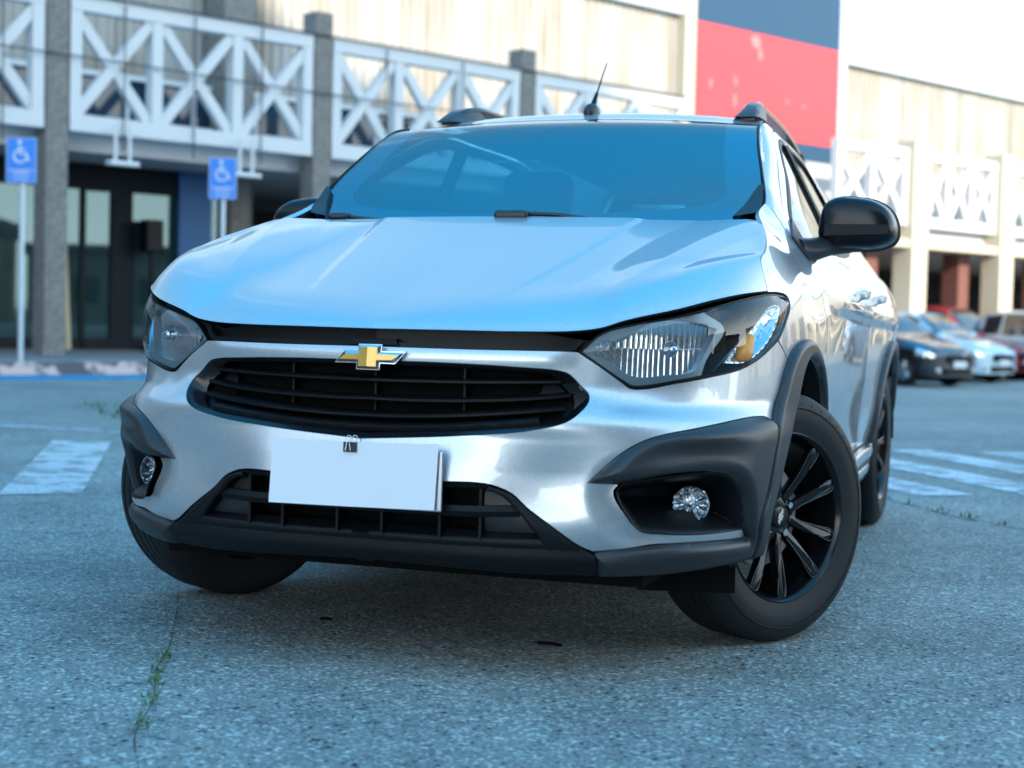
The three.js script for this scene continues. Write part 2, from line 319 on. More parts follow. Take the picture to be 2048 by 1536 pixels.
const bumperFn = (s, y) => {
  let d = -0.018 * (1 - sstep(0, 0.075, pocketRim(s, y))) * sstep(0.30, 0.335, y) * (s < 0.66 ? 1 : 1 - sstep(0.66, 0.75, s));
  d += 0.006 * bump((y - 0.71) / 0.03) * (1 - sstep(0.40, 0.47, s));
  d -= 0.009 * sstep(0.575, 0.625, y) * sstep(0.50, 0.60, s) * (1 - sstep(1.0, 1.15, s));
  return shell(s, y, d);
};
part('bumper_cover', both(skin(inset(ccw(bumperOutline), G * 0.6), [], (s, y) => bumperFn(Math.max(s, 0), y), { depth: 0.016, edge: 0.012 })), MC.paint, car, 'painted silver front bumper');

// ---- front fender, doors, rear side, roof pillars
const archC = [1.378, 0.315];
const arc = (c, r, a0, a1, n, sx = 1) => Array.from({ length: n + 1 }, (_, i) => { const a = (a0 + (a1 - a0) * i / n) * Math.PI / 180; return [c[0] + Math.cos(a) * r * sx, c[1] + Math.sin(a) * r]; });
const shutF = [[1.80, 0.262], [1.80, 0.55], [1.792, 0.74], [1.762, 0.85], [1.735, 0.93], [1.728, 0.99], [1.757, 1.045], [1.888, 1.138], [2.05, 1.252], [2.28, 1.375]];
const flareOuter = [[1.066, 0.566], [1.12, 0.631], [1.16, 0.688], [1.231, 0.737], [1.358, 0.759], [1.5, 0.742], [1.62, 0.690], [1.71, 0.605], [1.765, 0.49], [1.783, 0.37], [1.787, 0.262]];
{
  const f = spline([[1.107, 0.759, 1], [1.186, 0.713, 1], [1.231, 0.737], [1.358, 0.759], [1.5, 0.742], [1.62, 0.690], [1.71, 0.605], [1.765, 0.49], [1.783, 0.37], [1.787, 0.262, 1], [1.80, 0.262, 1], [1.80, 0.55], [1.792, 0.74], [1.762, 0.85], [1.735, 0.93], [1.728, 0.99, 1],
    [1.735, 1.03], [1.745, 1.07], [1.735, 1.11], [1.715, 1.131, 1], [1.62, 1.10], [1.525, 1.066, 1], [1.36, 1.022], [1.2, 0.977], [1.1, 0.945], [1.077, 0.911], [1.068, 0.872, 1], [1.155, 0.873], [1.226, 0.8625], [1.234, 0.851], [1.179, 0.808]]);
  part('fender', skin(inset(ccw(f), G), [], (s, y) => shell(s, y), {}), MC.paint, car);
  part('fender', mirrorX(skin(inset(ccw(f), G), [], (s, y) => shell(s, y), {})), MC.paint, car);
}
const S = (z) => SF + (Z0 - z);
const ROOFY = [[-3.15, 1.36], [-2.8, 1.405], [-2.2, 1.445], [-1.6, 1.458], [-1.2, 1.455], [-0.95, 1.442], [-0.74, 1.418]];
const roofEdgeY = (z) => lerpTable(ROOFY, z) - 0.006;
const windowF = spline([[1.835, 1.045, 1], [1.90, 1.095], [2.07, 1.205], [2.30, 1.325], [2.47, 1.385], [2.56, 1.398], [2.655, 1.398, 1], [2.69, 1.20], [2.70, 1.035, 1], [2.3, 1.022], [1.93, 1.018, 1]].reverse());
const windowR = spline([[2.77, 1.035, 1], [3.1, 1.045], [3.42, 1.075], [3.60, 1.13, 1], [3.50, 1.24], [3.36, 1.345], [3.25, 1.378], [3.1, 1.392], [2.73, 1.398, 1], [2.755, 1.20]]);
const doorF = spline([[1.80, 0.262, 1], [2.735, 0.262, 1], [2.735, 1.02, 1], [2.695, 1.421, 1], [2.56, 1.424], [2.45, 1.415], [2.28, 1.368], [2.05, 1.250], [1.888, 1.138], [1.757, 1.045], [1.728, 0.99], [1.735, 0.93], [1.762, 0.85], [1.792, 0.74], [1.80, 0.55]]);
const doorR = spline([[2.735, 0.262, 1], [3.50, 0.262, 1], [3.50, 0.42, 1], [3.52, 0.62], [3.60, 0.78], [3.70, 0.93], [3.70, 1.08], [3.62, 1.19], [3.50, 1.31], [3.38, 1.385], [3.24, 1.408], [3.1, 1.415], [2.695, 1.421, 1], [2.735, 1.02, 1]]);
const seamW = 0.002;
for (const side of [1, -1]) {
  const M = (g) => (side > 0 ? g : mirrorX(g));
  const d1 = part('door', M(skin(inset(doorF, G), [windowF], shell, { edge: 0.02 })), MC.paint, car);
  part('window', M(skin(inset(ccw(windowF), -0.004), [], (s, y) => shell(s, y, -0.007), { depth: 0, edge: 0.03 })), MC.tint, d1);
  part('window_seal', M(skin(ccw(inset(ccw(windowF), -0.004)), [inset(ccw(windowF), 0.014)], (s, y) => shell(s, y, 0.002), { depth: 0.01, edge: 0.02 })), MC.black, d1);
  const d2 = part('door', M(skin(inset(doorR, G), [windowR], shell, { edge: 0.02 })), MC.paint, car);
  part('window', M(skin(inset(ccw(windowR), -0.004), [], (s, y) => shell(s, y, -0.007), { depth: 0, edge: 0.03 })), MC.tint, d2);
  part('window_seal', M(skin(ccw(inset(ccw(windowR), -0.004)), [inset(ccw(windowR), 0.014)], (s, y) => shell(s, y, 0.002), { depth: 0.01, edge: 0.02 })), MC.black, d2);
  for (const [d, s0] of [[d1, 2.50], [d2, 3.30]]) {         // bow handles
    const path = Array.from({ length: 15 }, (_, i) => { const t = i / 14, p = shell(s0 + t * 0.17, 0.893 + 0.004 * t, 0.006 + 0.030 * Math.pow(Math.sin(Math.PI * t), 0.45)); return { p, x: [0, 1, 0], y: [1, 0, 0] }; });
    part('handle', M(sweep(path, [[-0.014, -0.006], [0.014, -0.006], [0.016, 0.002], [0.009, 0.009], [-0.009, 0.009], [-0.016, 0.002]])), MC.paint, d);
  }
  const sail = spline([[1.765, 1.040, 1], [1.80, 0.985], [1.90, 0.975, 1], [1.945, 1.010, 1], [1.93, 1.03], [1.905, 1.098, 1]]);
  part('mirror_base', M(skin(ccw(sail), [], (s, y) => shell(s, y, 0.006), { depth: 0.012 })), MC.plastic, d1);
  const rear = spline([[3.50, 0.262, 1], [3.60, 0.262, 1], [3.60, 0.40], [3.65, 0.56], [3.76, 0.68], [3.906, 0.735], [4.05, 0.70], [4.17, 0.60], [4.24, 0.45], [4.26, 0.30, 1], [4.62, 0.30, 1], [4.62, 0.7], [4.60, 1.02], [4.48, 1.25], [4.36, 1.37, 1], [3.9, roofEdgeY(-2.35), 1], [2.75, roofEdgeY(-1.25)], [2.42, roofEdgeY(-0.93)], [2.20, 1.412, 1], [2.096, 1.386], [1.875, 1.25], [1.719, 1.135, 1],
    [1.737, 1.113], [1.748, 1.07], [1.738, 1.035, 1], [1.757, 1.047], [1.888, 1.140], [2.05, 1.252], [2.28, 1.370], [2.45, 1.417], [2.56, 1.426], [2.695, 1.423, 1], [3.1, 1.417], [3.24, 1.410], [3.38, 1.387], [3.50, 1.312], [3.62, 1.192], [3.70, 1.08], [3.70, 0.93], [3.60, 0.78], [3.52, 0.62], [3.50, 0.42, 1]]);
  const ap = edgeDistance([[2.20, 1.412], [2.096, 1.386], [1.875, 1.25], [1.715, 1.135], [1.8, 1.19]]);
  part('side_panel', M(skin(inset(ccw(rear), G), [], (s, y) => { const d = ap(s, y), r = 0.04; return shell(s, y, y > 1.05 && d < r ? -0.014 * (1 - d / r) ** 2 : 0); }, { edge: 0.02 })), MC.paint, car);
  // wheel arch flares
  const fo = spline([...flareOuter.map((p) => [p[0] + (p[0] < 1.3 ? -0.002 : 0.004), p[1] + 0.004]), [1.787, 0.25, 1], [1.752, 0.25, 1], [1.738, 0.42], [1.70, 0.56], [1.62, 0.655], [1.5, 0.703], [1.378, 0.713], [1.29, 0.682], [1.225, 0.60], [1.182, 0.54], [1.15, 0.487], [1.12, 0.425], [1.08, 0.345], [1.11, 0.248, 1], [1.032, 0.248, 1], [1.003, 0.345], [1.032, 0.414], [1.045, 0.486]].map((p, i) => (i === 0 || i === 10 ? [p[0], p[1], 1] : p)));
  const roll = (h, r) => (d) => h * Math.sqrt(Math.max(0, 1 - (1 - clamp(d / r, 0, 1)) ** 2));
  part('arch_flare', M(skin(ccw(fo), [], (s, y, d) => shell(s, y, d), { profile: (d) => 0.004 + roll(0.020, 0.018)(d), depth: 0.05, edge: 0.010 })), MC.plastic, car);
  const ro = spline([...arc([S(-2.528), 0.315], 0.435, 182, 2, 24), [S(-2.528) + 0.385, 0.31, 1], ...arc([S(-2.528), 0.315], 0.388, 4, 180, 24)].map((p, i, l) => (i === 0 || i === l.length - 1 ? [p[0], p[1], 1] : p)));
  part('arch_flare', M(skin(ccw(ro), [], (s, y, d) => shell(s, y, d), { profile: (d) => 0.002 + roll(0.022, 0.018)(d), depth: 0.05, edge: 0.015 })), MC.plastic, car);
  const sillP = spline([[1.79, 0.215, 1], [3.52, 0.215, 1], [3.52, 0.345, 1], [1.79, 0.345, 1]], true, 0.03);
  part('sill_cladding', M(skin(ccw(sillP), [], (s, y, d) => shell(s, y, d), { profile: (d) => 0.006 + roll(0.022, 0.03)(d), depth: 0.04, edge: 0.025 })), MC.plastic, car);
  for (const [y, h] of [[0.335, 0.022], [0.272, 0.020]]) {
    const sp = [[1.84, y - h, 1], [3.44, y - h, 1], [3.46, y + h, 1], [1.86, y + h, 1]];
    part('sill_strip', M(skin(ccw(spline(sp, true, 0.03)), [], (s, yy, d) => shell(s, yy, d), { profile: (d) => 0.026 + roll(0.008, 0.012)(d), depth: 0.02, edge: 0.025 })), MC.satin, car);
  }
}
// ---- hood: a Coons patch between nose line, shut line, screen and middle line
const hoodNose = spline([[0, 0.767], [0.18, 0.768], [0.345, 0.769], [0.452, 0.773], [0.508, 0.781], [0.566, 0.799], [0.702, 0.827], [0.806, 0.848], [0.917, 0.864], [1.066, 0.8765]], false, 0.004);
const hoodShut = spline([[1.066, 0.8765], [1.075, 0.911], [1.098, 0.946], [1.198, 0.979], [1.358, 1.024], [1.523, 1.068]], false, 0.004);
const along = (list) => { const L = [0]; for (let i = 1; i < list.length; i++) L.push(L[i - 1] + Math.hypot(...list[i].map((v, k) => v - list[i - 1][k]))); const T = L[L.length - 1]; return (t) => { const q = clamp(t, 0, 1) * T; let i = 0; while (i < L.length - 2 && L[i + 1] < q) i++; const w = clamp((q - L[i]) / (L[i + 1] - L[i] || 1), 0, 1); return list[i].map((v, k) => mix(v, list[i + 1][k], w)); }; };
const noseAt = along(hoodNose.map(([s, y]) => shell(s, y, 0.001)).map((p, i) => (i === 0 ? [0, p[1], p[2]] : p))), shutAt = along(hoodShut.map(([s, y]) => shell(s, y, 0.0)));
const MIDY = [[0, 0.767], [0.012, 0.780], [0.035, 0.791], [0.08, 0.807], [0.30, 0.8775], [0.60, 0.974], [0.78, 1.032], [0.93, 1.080]];
const noseZ = noseAt(0)[2];
const midAt = (v) => { const t = 0.93 * Math.pow(v, 1.35); return [0, lerpTable(MIDY, t), noseZ - t]; };
const cornerR = shutAt(1), midR = midAt(1);
const rearAt = (u) => [u * cornerR[0], mix(midR[1], cornerR[1], u * u), mix(midR[2], cornerR[2], u ** 3)];
const sideAt = (v) => shutAt(v);
function hoodFn(u, v, off = 0) {
  const a = noseAt(u), b = rearAt(u), c = midAt(v), d = sideAt(v), p00 = noseAt(0), p10 = noseAt(1), p01 = midR, p11 = cornerR;
  const p = [0, 1, 2].map((k) => (1 - v) * a[k] + v * b[k] + (1 - u) * c[k] + u * d[k] - ((1 - u) * (1 - v) * p00[k] + u * (1 - v) * p10[k] + (1 - u) * v * p01[k] + u * v * p11[k]));
  const fade = sstep(0, 0.3, v) * sstep(0, 0.06, 1 - u), x = p[0];
  let h = 0.006 * Math.sin(Math.PI * v) * (1 - v) * (1 - u * u);                       // slight crown
  const xi = mix(0.17, 0.37, Math.pow(v, 0.8)), xo = mix(0.46, 0.70, v);
  h -= 0.22 * clamp(x - xi, 0, 0.018) * fade * sstep(0.1, 0.6, v);
  h += 0.0095 * Math.max(0, 1 - Math.abs(x - xo) / (x < xo ? 0.16 : 0.10)) * fade * sstep(0.15, 0.45, v);
  p[1] += h + off;
  return p;
}
part('hood', both(merge([patch((u, v) => hoodFn(u, v), 90, 90), patch((u, v) => { const p = noseAt(u), q = clamp(v, 0, 1); return [p[0] * (1 - 0.012 * q), p[1] - 0.006 * q, p[2] - 0.05 * q]; }, 90, 2, true), patch((u, v) => { const p = shutAt(u); return [p[0] - 0.004 * v, p[1] - 0.025 * v, p[2]]; }, 60, 1, true)])), MC.paint, car);

// ---- roof, windscreen, tail
const edgeAt = (v) => { const pts = [[1.722, 1.133], [1.875, 1.246], [2.094, 1.383], [2.198, 1.410]]; return shell(...windA(v), -0.012); };
const windA = along(spline([[1.722, 1.128], [1.875, 1.244], [2.094, 1.382], [2.198, 1.408]], false, 0.01));
function screenFn(u, v, off = 0) {                            // u -1..1 across, v up
  const e = edgeAt(Math.max(v, 0)).slice(), w = Math.abs(u); if (v < 0) { e[1] += v * 0.30; e[2] -= v * 0.48; } const bowZ = mix(0.13, 0.075, v), bowY = mix(-0.055, 0.018, v), k = 1 - w ** 2.2;
  const low = mix(0.0, 0, v);
  return [u * e[0], e[1] + bowY * k + 0.012 * Math.sin(Math.PI * v) + off * 0.85 + low, e[2] + bowZ * k + off * 0.5];
}
const cowlY = 1.02;
part('windscreen', patch((a, v) => screenFn(a * 2 - 1, -0.2 + v * 1.2), 60, 44), MC.glass, car);
const band = (u0, u1, v0, v1, nu = 40, nv = 6, off = -0.0035) => patch((a, b) => screenFn(mix(u0, u1, a) * 2 - 1, mix(v0, v1, b), off), nu, nv);
part('windscreen_border', merge([band(0, 0.075, 0, 1, 4, 30), band(0.925, 1, 0, 1, 4, 30), band(0, 1, -0.2, -0.001), band(0.075, 0.925, 0, 0.06), band(0.075, 0.925, 0.945, 1),
  ...[0, 1].flatMap((k) => [0, 1].map((j) => patch((a, b) => { const r = 0.05, th = a * Math.PI / 2, q = mix(1, 0, b), cx = k ? 0.925 - r : 0.075 + r, cy = j ? 0.945 - r * 1.7 : 0.06 + r * 1.7, ex = k ? 0.925 : 0.075, ey = j ? 0.945 : 0.06; const px = cx + (k ? 1 : -1) * r * Math.cos(th), py = cy + (j ? 1 : -1) * r * 1.7 * Math.sin(th); return screenFn(mix(ex, px, q) * 2 - 1, mix(ey, py, q), -0.0034); }, 10, 6, (k + j) % 2 === 0)))]), MC.frit, car);
part('sensor_cover', patch((a, b) => screenFn((mix(-0.10, 0.10, a) * mix(0.75, 1.1, b) - 0.05), mix(0.855, 0.975, b), -0.008), 12, 6), MC.black, car);
const roofW = (z) => sideX(roofEdgeY(z), z) - 0.004;
const roofFn = (u, v) => { const w = Math.abs(u), e = screenFn(u, 1), z = mix(e[2], -3.12, v), t = sstep(0, 0.10, v), k = mix(Math.abs(e[0]) / (w || 1) || 0, roofW(z), sstep(0, 0.06, v)); return [u * k, mix(e[1] + 0.001, roofEdgeY(z) + 0.030 * (1 - w ** 2.4) + 0.002, t), z]; };
part('roof', patch((a, v) => roofFn(a * 2 - 1, v), 50, 60, true), MC.paint, car);
part('tailgate', patch((a, v) => { const u = a * 2 - 1, y = mix(0.30, 0.98, v); return [u * (sideX(Math.min(y, 1), -3.1) - 0.01), y, -3.11 - 0.09 * (1 - u * u) * Math.sin(Math.PI * clamp(v, 0.1, 0.95))]; }, 24, 20), MC.paint, car).geometry.scale(1, 1, 1);
const rearFrame = (a, v) => { const u = a * 2 - 1, y = mix(0.98, 1.385, v); return [u * (sideX(y, mix(-3.08, -2.92, v)) - 0.012), y, mix(-3.13, -2.95, v) - 0.06 * (1 - u * u)]; };
part('rear_window', patch((a, v) => rearFrame(mix(0.10, 0.90, a), mix(0.14, 0.86, v)), 20, 10), MC.glass, car);
part('rear_frame', merge([patch((a, v) => rearFrame(mix(0, 0.10, a), v), 3, 10), patch((a, v) => rearFrame(mix(0.90, 1, a), v), 3, 10), patch((a, v) => rearFrame(mix(0.10, 0.90, a), 0.14 * v), 16, 3), patch((a, v) => rearFrame(mix(0.10, 0.90, a), 0.86 + 0.16 * v), 16, 3)]), MC.black, car);
// ---- cowl, wipers, pillar trims
part('cowl_panel', patch((a, v) => { const u = a * 2 - 1, w = Math.abs(u), r = rearAt(w), s = screenFn(u, -0.12); return [u * mix(r[0] / (w || 1), s[0] / (u || 1), v) || 0, mix(r[1] - 0.03, s[1] - 0.012, v), mix(r[2] + 0.02, s[2], v)]; }, 40, 6), MC.black, car);
for (const side of [1, -1]) {
  const pts = [0, 0.08, 0.3, 0.6, 0.85, 1].map((v) => { const e = edgeAt(v); return [side * (e[0] + 0.002), e[1] + 0.004, e[2] + 0.004]; });
  part('pillar_trim', tube(pts, 0.0055, 6, 30), MC.black, car);
  const cq = (u, v, o) => screenFn(mix(-1, -0.90 - 0.08 * v, u) * -side, mix(-0.10, 0.13, v), o);
  part('cowl_corner', merge([patch((u, v) => cq(u, v, 0.016), 6, 8, side > 0), patch((u, v) => cq(1, v, 0.016 * (1 - u)), 2, 8, side > 0), patch((u, v) => cq(u, 1, 0.016 * (1 - v)), 6, 2, side > 0)]), MC.plastic, car);
}
{
  const arm = (pts, r0) => tube(pts, r0, 8, 40);
  const w = group('wiper', car);
  part('wiper_cap', box(-0.045, 0.055, 1.070, 1.098, -0.215, -0.16, 0.012), MC.plastic, w);
  part('wiper_arm', merge([arm([[0.03, 1.090, -0.19], [0.13, 1.086, -0.19], [0.24, 1.074, -0.20], [0.42, 1.064, -0.225]], 0.006), arm([[-0.08, 1.074, -0.20], [0.25, 1.070, -0.215], [0.55, 1.066, -0.26]], 0.006)]), MC.plastic, w);
  const w2 = group('wiper', car);
  part('wiper_cap', box(-0.565, -0.505, 1.068, 1.092, -0.245, -0.185, 0.012), MC.plastic, w2);
  part('wiper_arm', merge([arm([[-0.53, 1.084, -0.215], [-0.42, 1.072, -0.21], [-0.22, 1.064, -0.21], [-0.02, 1.062, -0.20]], 0.006), arm([[-0.55, 1.07, -0.25], [-0.3, 1.068, -0.22], [0.02, 1.066, -0.195]], 0.006)]), MC.plastic, w2);
}
// ---- grille: slot under the hood, frame, slats, badge
part('upper_grille', both(merge([skin(ccw(spline([[0, 0.722, 1], [0.445, 0.722], [0.462, 0.730, 1], [0.50, 0.752, 1], [0.30, 0.775], [0, 0.775, 1]])), [], (s, y) => shell(s, y, -0.034), { depth: 0 }), skin(ccw(spline([[0, 0.728, 1], [0.43, 0.7285], [0.456, 0.731, 1], [0.474, 0.752, 1], [0.462, 0.755, 1], [0.44, 0.738, 1], [0, 0.7375, 1]])), [], (s, y) => shell(s, y, -0.006), { depth: 0.03, edge: 0.01 })])), MC.black, car);
part('badge_hood', slab(spline([[-0.055, 0.728, 1], [-0.046, 0.744, 1], [0.060, 0.744, 1], [0.066, 0.728, 1]]), 0.03, 0.003).translate(0, 0, 0.728), MC.black, car);
{
  const g = group('grille', car), hexD = edgeDistance(spline([...OL.hex.slice(0, -1), [0, 0.523, 1], [-0.2, 0.52, 1], [-0.2, 0.70, 1]]));
  part('grille_frame', both(skin(ccw(spline([...OL.hex.slice(0, -1), [0, 0.523, 1], [0, 0.540, 1], ...OL.hexin.slice(0, -1).reverse()].map((p) => p))), [], (s, y) => shell(s, y, -0.003 - 1.1 * hexD(s, y)), { depth: 0.02, edge: 0.006 })), MC.gloss, g);
  part('grille_back', both(skin(ccw(spline(OL.hex)), [], (s, y) => shell(s, y, -0.075), { depth: 0, edge: 0.03 })), MC.deep, g);
  const slat = (y0, y1, s1, th = 0.005) => {
    const path = [], n = 40; for (let i = 0; i <= n; i++) { const s = (i / n) * s1, y = y0 + (y1 - y0) * (s / s1) ** 2, p = shell(s, y, -0.020), nn = baseNormal(Math.max(s, 0.002), y), h = norm3([nn[0], 0, nn[2]]); path.push({ p: i ? p : [0, p[1], p[2]], x: h, y: [0, 1, 0] }); }
    return both(sweep(path, [[0, -th], [0.004, -th * 0.4], [0.004, th * 0.6], [0, th], [-0.05, th * 1.8], [-0.05, -th * 0.2]]));
  };
  for (const [y0, y1, s1] of [[0.655, 0.662, 0.43], [0.614, 0.640, 0.455], [0.577, 0.612, 0.448]]) part('slat', slat(y0, y1, s1), MC.black, g);
  part('slat', slat(0.551, 0.578, 0.40, 0.009), MC.black, g);
  for (const s of [0, 0.215]) for (const sg of s ? [1, -1] : [1]) { const p = shell(s, 0.62, -0.055); part('rib', box(-0.0025, 0.0025, 0.545, 0.692, -0.03, 0.0).translate(sg * p[0], 0, p[2]), MC.black, g); }
  for (const sg of [1, -1]) { const q = skin(ccw(spline([[0.33, 0.555, 1], [0.40, 0.67, 1], [0.47, 0.64, 1], [0.47, 0.60, 1], [0.42, 0.565, 1]])), [], (s, y) => shell(s, y, -0.045), { depth: 0 }); part('blanking_panel', sg > 0 ? q : mirrorX(q), MC.black, g); }
}
{
  const e = group('emblem', car, [0.009, 0.7025, 0.776]); e.rotation.x = -0.10;
  const bow = (k) => [[-0.089 - k * 1.5, -0.0165 - k], [-0.032 - k, -0.0165 - k], [-0.033 - k * 1.15, -0.031 - k], [0.029 + k * 0.9, -0.031 - k], [0.030 + k, -0.0165 - k], [0.063 + k * 0.6, -0.0165 - k], [0.089 + k * 1.5, 0.0165 + k], [0.032 + k, 0.0165 + k], [0.033 + k * 1.15, 0.031 + k], [-0.029 - k * 0.9, 0.031 + k], [-0.030 - k, 0.0165 + k], [-0.063 - k * 0.6, 0.0165 + k]];
  const bend = (g) => { const p = g.attributes.position; for (let i = 0; i < p.count; i++) p.setZ(i, p.getZ(i) - 0.09 * Math.abs(p.getX(i))); g.computeVertexNormals(); return toCreasedNormals(g, 0.3); };
  part('chrome_frame', bend(slab(bow(-0.002), 0.012, 0.0012, [], 1)), MC.chrome, e);
  const ring = bow(-0.0095), left = [], right = [];
  const facet = [], O = bow(-0.003), I = bow(-0.0105);
  for (let i = 0; i < 12; i++) { const j = (i + 1) % 12, a = [...O[i], 0.0105], b = [...O[j], 0.0105], c = [...I[j], 0.019], d = [...I[i], 0.019]; facet.push(...a, ...b, ...c, ...a, ...c, ...d); }
  const fg = new THREE.BufferGeometry(); fg.setAttribute('position', new THREE.Float32BufferAttribute(facet, 3)); fg.computeVertexNormals();
  part('chrome_bevel', bend(fg), MC.chrome, e);
  const split = (sg) => { const out = []; const n = ring.length; for (let i = 0; i < n; i++) { const a = ring[i], b = ring[(i + 1) % n]; if (a[0] * sg >= 0) out.push(a); if (a[0] * b[0] < 0) { const t = a[0] / (a[0] - b[0]); out.push([0, mix(a[1], b[1], t)]); } } return out; };
  part('bowtie', merge([1, -1].map((sg) => { const g = slab(split(sg), 0.005, 0, []), p = g.attributes.position; for (let i = 0; i < p.count; i++) p.setZ(i, p.getZ(i) + 0.0165 - 0.22 * Math.abs(p.getX(i)) * (Math.abs(p.getX(i)) < 0.03 ? 1 : 0.03 / Math.abs(p.getX(i))) - 0.09 * Math.max(0, Math.abs(p.getX(i)) - 0.03)); g.computeVertexNormals(); return toCreasedNormals(g, 0.3); })), MC.gold, e, 'gold bowtie');
}
// ---- lower intake, lip, cladding, fog lamps
{
  const g = group('lower_intake', car);
  part('intake_back', both(skin(ccw(spline([[0, 0.30, 1], [0.46, 0.30, 1], [0.40, 0.375], [0.36, 0.415], [0.31, 0.445, 1], [0, 0.452, 1]])), [], (s, y) => shell(s, y, -0.075), { depth: 0, edge: 0.03 })), MC.deep, g);
  const bar = (y, h, s1, d) => { const path = []; for (let i = 0; i <= 24; i++) { const s = i / 24 * s1, p = shell(s, y, -0.012), nn = baseNormal(Math.max(s, 0.002), y), q = norm3([nn[0], 0, nn[2]]); path.push({ p: i ? p : [0, p[1], p[2]], x: q, y: [0, 1, 0] }); } return both(sweep(path, [[0, -h], [0.005, 0], [0, h], [-d, h], [-d, -h]])); };
  part('slat', bar(0.374, 0.012, 0.375, 0.05), MC.black, g);
  part('slat', bar(0.434, 0.006, 0.30, 0.05), MC.black, g);
  for (const x of [0.055, 0.195, 0.29]) for (const sg of [1, -1]) { const p = shell(x, 0.38, -0.045); part('rib', box(-0.003, 0.003, 0.315, 0.436, -0.03, 0.03).translate(sg * p[0], 0, p[2]), MC.black, g); }
  for (const sg of [1, -1]) { const q = skin(ccw(spline([[0.292, 0.316, 1], [0.43, 0.316, 1], [0.385, 0.362, 1], [0.292, 0.364, 1]])), [], (s, y) => shell(s, y, -0.03), { depth: 0 }), q2 = skin(ccw(spline([[0.292, 0.385, 1], [0.375, 0.385, 1], [0.335, 0.425, 1], [0.292, 0.43, 1]])), [], (s, y) => shell(s, y, -0.03), { depth: 0 }), m = merge([q, q2]); part('blanking_panel', sg > 0 ? m : mirrorX(m), MC.plastic, g); }
}
const rollF = (h, r) => (d) => h * Math.sqrt(Math.max(0, 1 - (1 - clamp(d / r, 0, 1)) ** 2));
part('front_lip', both(skin(ccw(spline([[0, 0.247, 1], [0.2, 0.243], [0.39, 0.237], [0.56, 0.238, 1], [0.548, 0.290, 1], [0.516, 0.304], [0.47, 0.332], [0.40, 0.379], [0.354, 0.418], [0.305, 0.4355, 1], [0.30, 0.425, 1], [0.335, 0.412], [0.372, 0.378], [0.40, 0.345], [0.425, 0.318, 1], [0.2, 0.316], [0, 0.316, 1]])), [], (s, y, d) => shell(Math.max(s, 0), y, d - 0.004 + (y < 0.3 ? 0.012 * bump((y - 0.278) / 0.03) : 0)), { profile: (d, a) => rollF(0.008, 0.010)(a < 0.02 ? 1 : d), depth: 0.03, edge: 0.005 })), MC.lip, car, 'matt black lower bumper lip');
part('undertray', box(-0.60, 0.60, 0.205, 0.235, -3.0, 0.60), MC.deep, car);
part('bulkhead', merge([box(-0.52, 0.52, 0.24, 0.70, -0.5, 0.62), box(-0.60, 0.60, 0.235, 0.42, -2.1, -0.5)]), MC.deep, car);
for (const side of [1, -1]) {
  const M = (g) => (side > 0 ? g : mirrorX(g));
  const clad = spline([[0.525, 0.4485, 1], [0.597, 0.4485], [0.693, 0.466], [0.812, 0.470], [0.877, 0.455], [0.922, 0.414], [0.950, 0.340, 1], [0.966, 0.313, 1], [0.73, 0.319], [0.542, 0.297, 1], [0.556, 0.240, 1], [0.70, 0.242], [0.835, 0.246], [1.022, 0.246, 1], [1.028, 0.262], [1.000, 0.345], [1.028, 0.415], [1.042, 0.486], [1.064, 0.558, 1], [1.052, 0.577], [0.998, 0.584], [0.757, 0.563], [0.642, 0.541], [0.595, 0.517]]);
  part('bumper_cladding', M(skin(ccw(clad), [], (s, y, d) => shell(s, y, d - 0.004 - 0.018 * bump((y - 0.505) / 0.05) * bump((s - 0.74) / 0.20) * sstep(0, 0.02, d)), { profile: rollF(0.030, 0.030), depth: 0.03, edge: 0.009 })), MC.plastic, car);
  const bez = spline([[0.587, 0.430], [0.596, 0.447, 1], [0.697, 0.463], [0.82, 0.467], [0.878, 0.452], [0.920, 0.410], [0.944, 0.334, 1], [0.69, 0.342], [0.641, 0.349], [0.618, 0.372]]);
  const bz = part('fog_bezel', M(skin(ccw(bez), [], (s, y, d) => shell(s, y, d), { profile: (d) => 0.0 - 0.15 * sstep(0, 0.052, d), depth: 0, edge: 0.008 })), MC.black, car);
  const c = [0.688, 0.391, 0.532], fl = group('fog_lamp', bz, [side * c[0], c[1], c[2]], side * 0.12);
  const bowl = new THREE.LatheGeometry([[0.001, -0.028], [0.014, -0.026], [0.028, -0.016], [0.037, 0], [0.040, 0.002], [0.0425, 0], [0.0425, -0.03]].map((p) => V2(p[0], p[1])), 40).rotateX(Math.PI / 2);
  { const p = bowl.attributes.position; for (let i = 0; i < p.count; i++) { const r = Math.hypot(p.getX(i), p.getY(i)); if (r < 0.037) p.setZ(i, p.getZ(i) + 0.0035 * Math.sign(Math.sin(9 * Math.atan2(p.getY(i), p.getX(i)))) * (r > 0.008 ? 1 : 0)); } bowl.computeVertexNormals(); }
  part('reflector', toCreasedNormals(bowl, 0.5), MC.chrome, fl);
  part('bulb', merge([new THREE.SphereGeometry(0.0085, 14, 10).translate(0, 0, -0.008), cyl([0, 0, -0.025], [0, 0, -0.01], 0.005)]), MC.satin, fl);
  part('lens', new THREE.SphereGeometry(0.075, 32, 8, 0, Math.PI * 2, 0, 0.58).rotateX(Math.PI / 2).translate(0, 0, -0.060), MC.lens, fl);
}
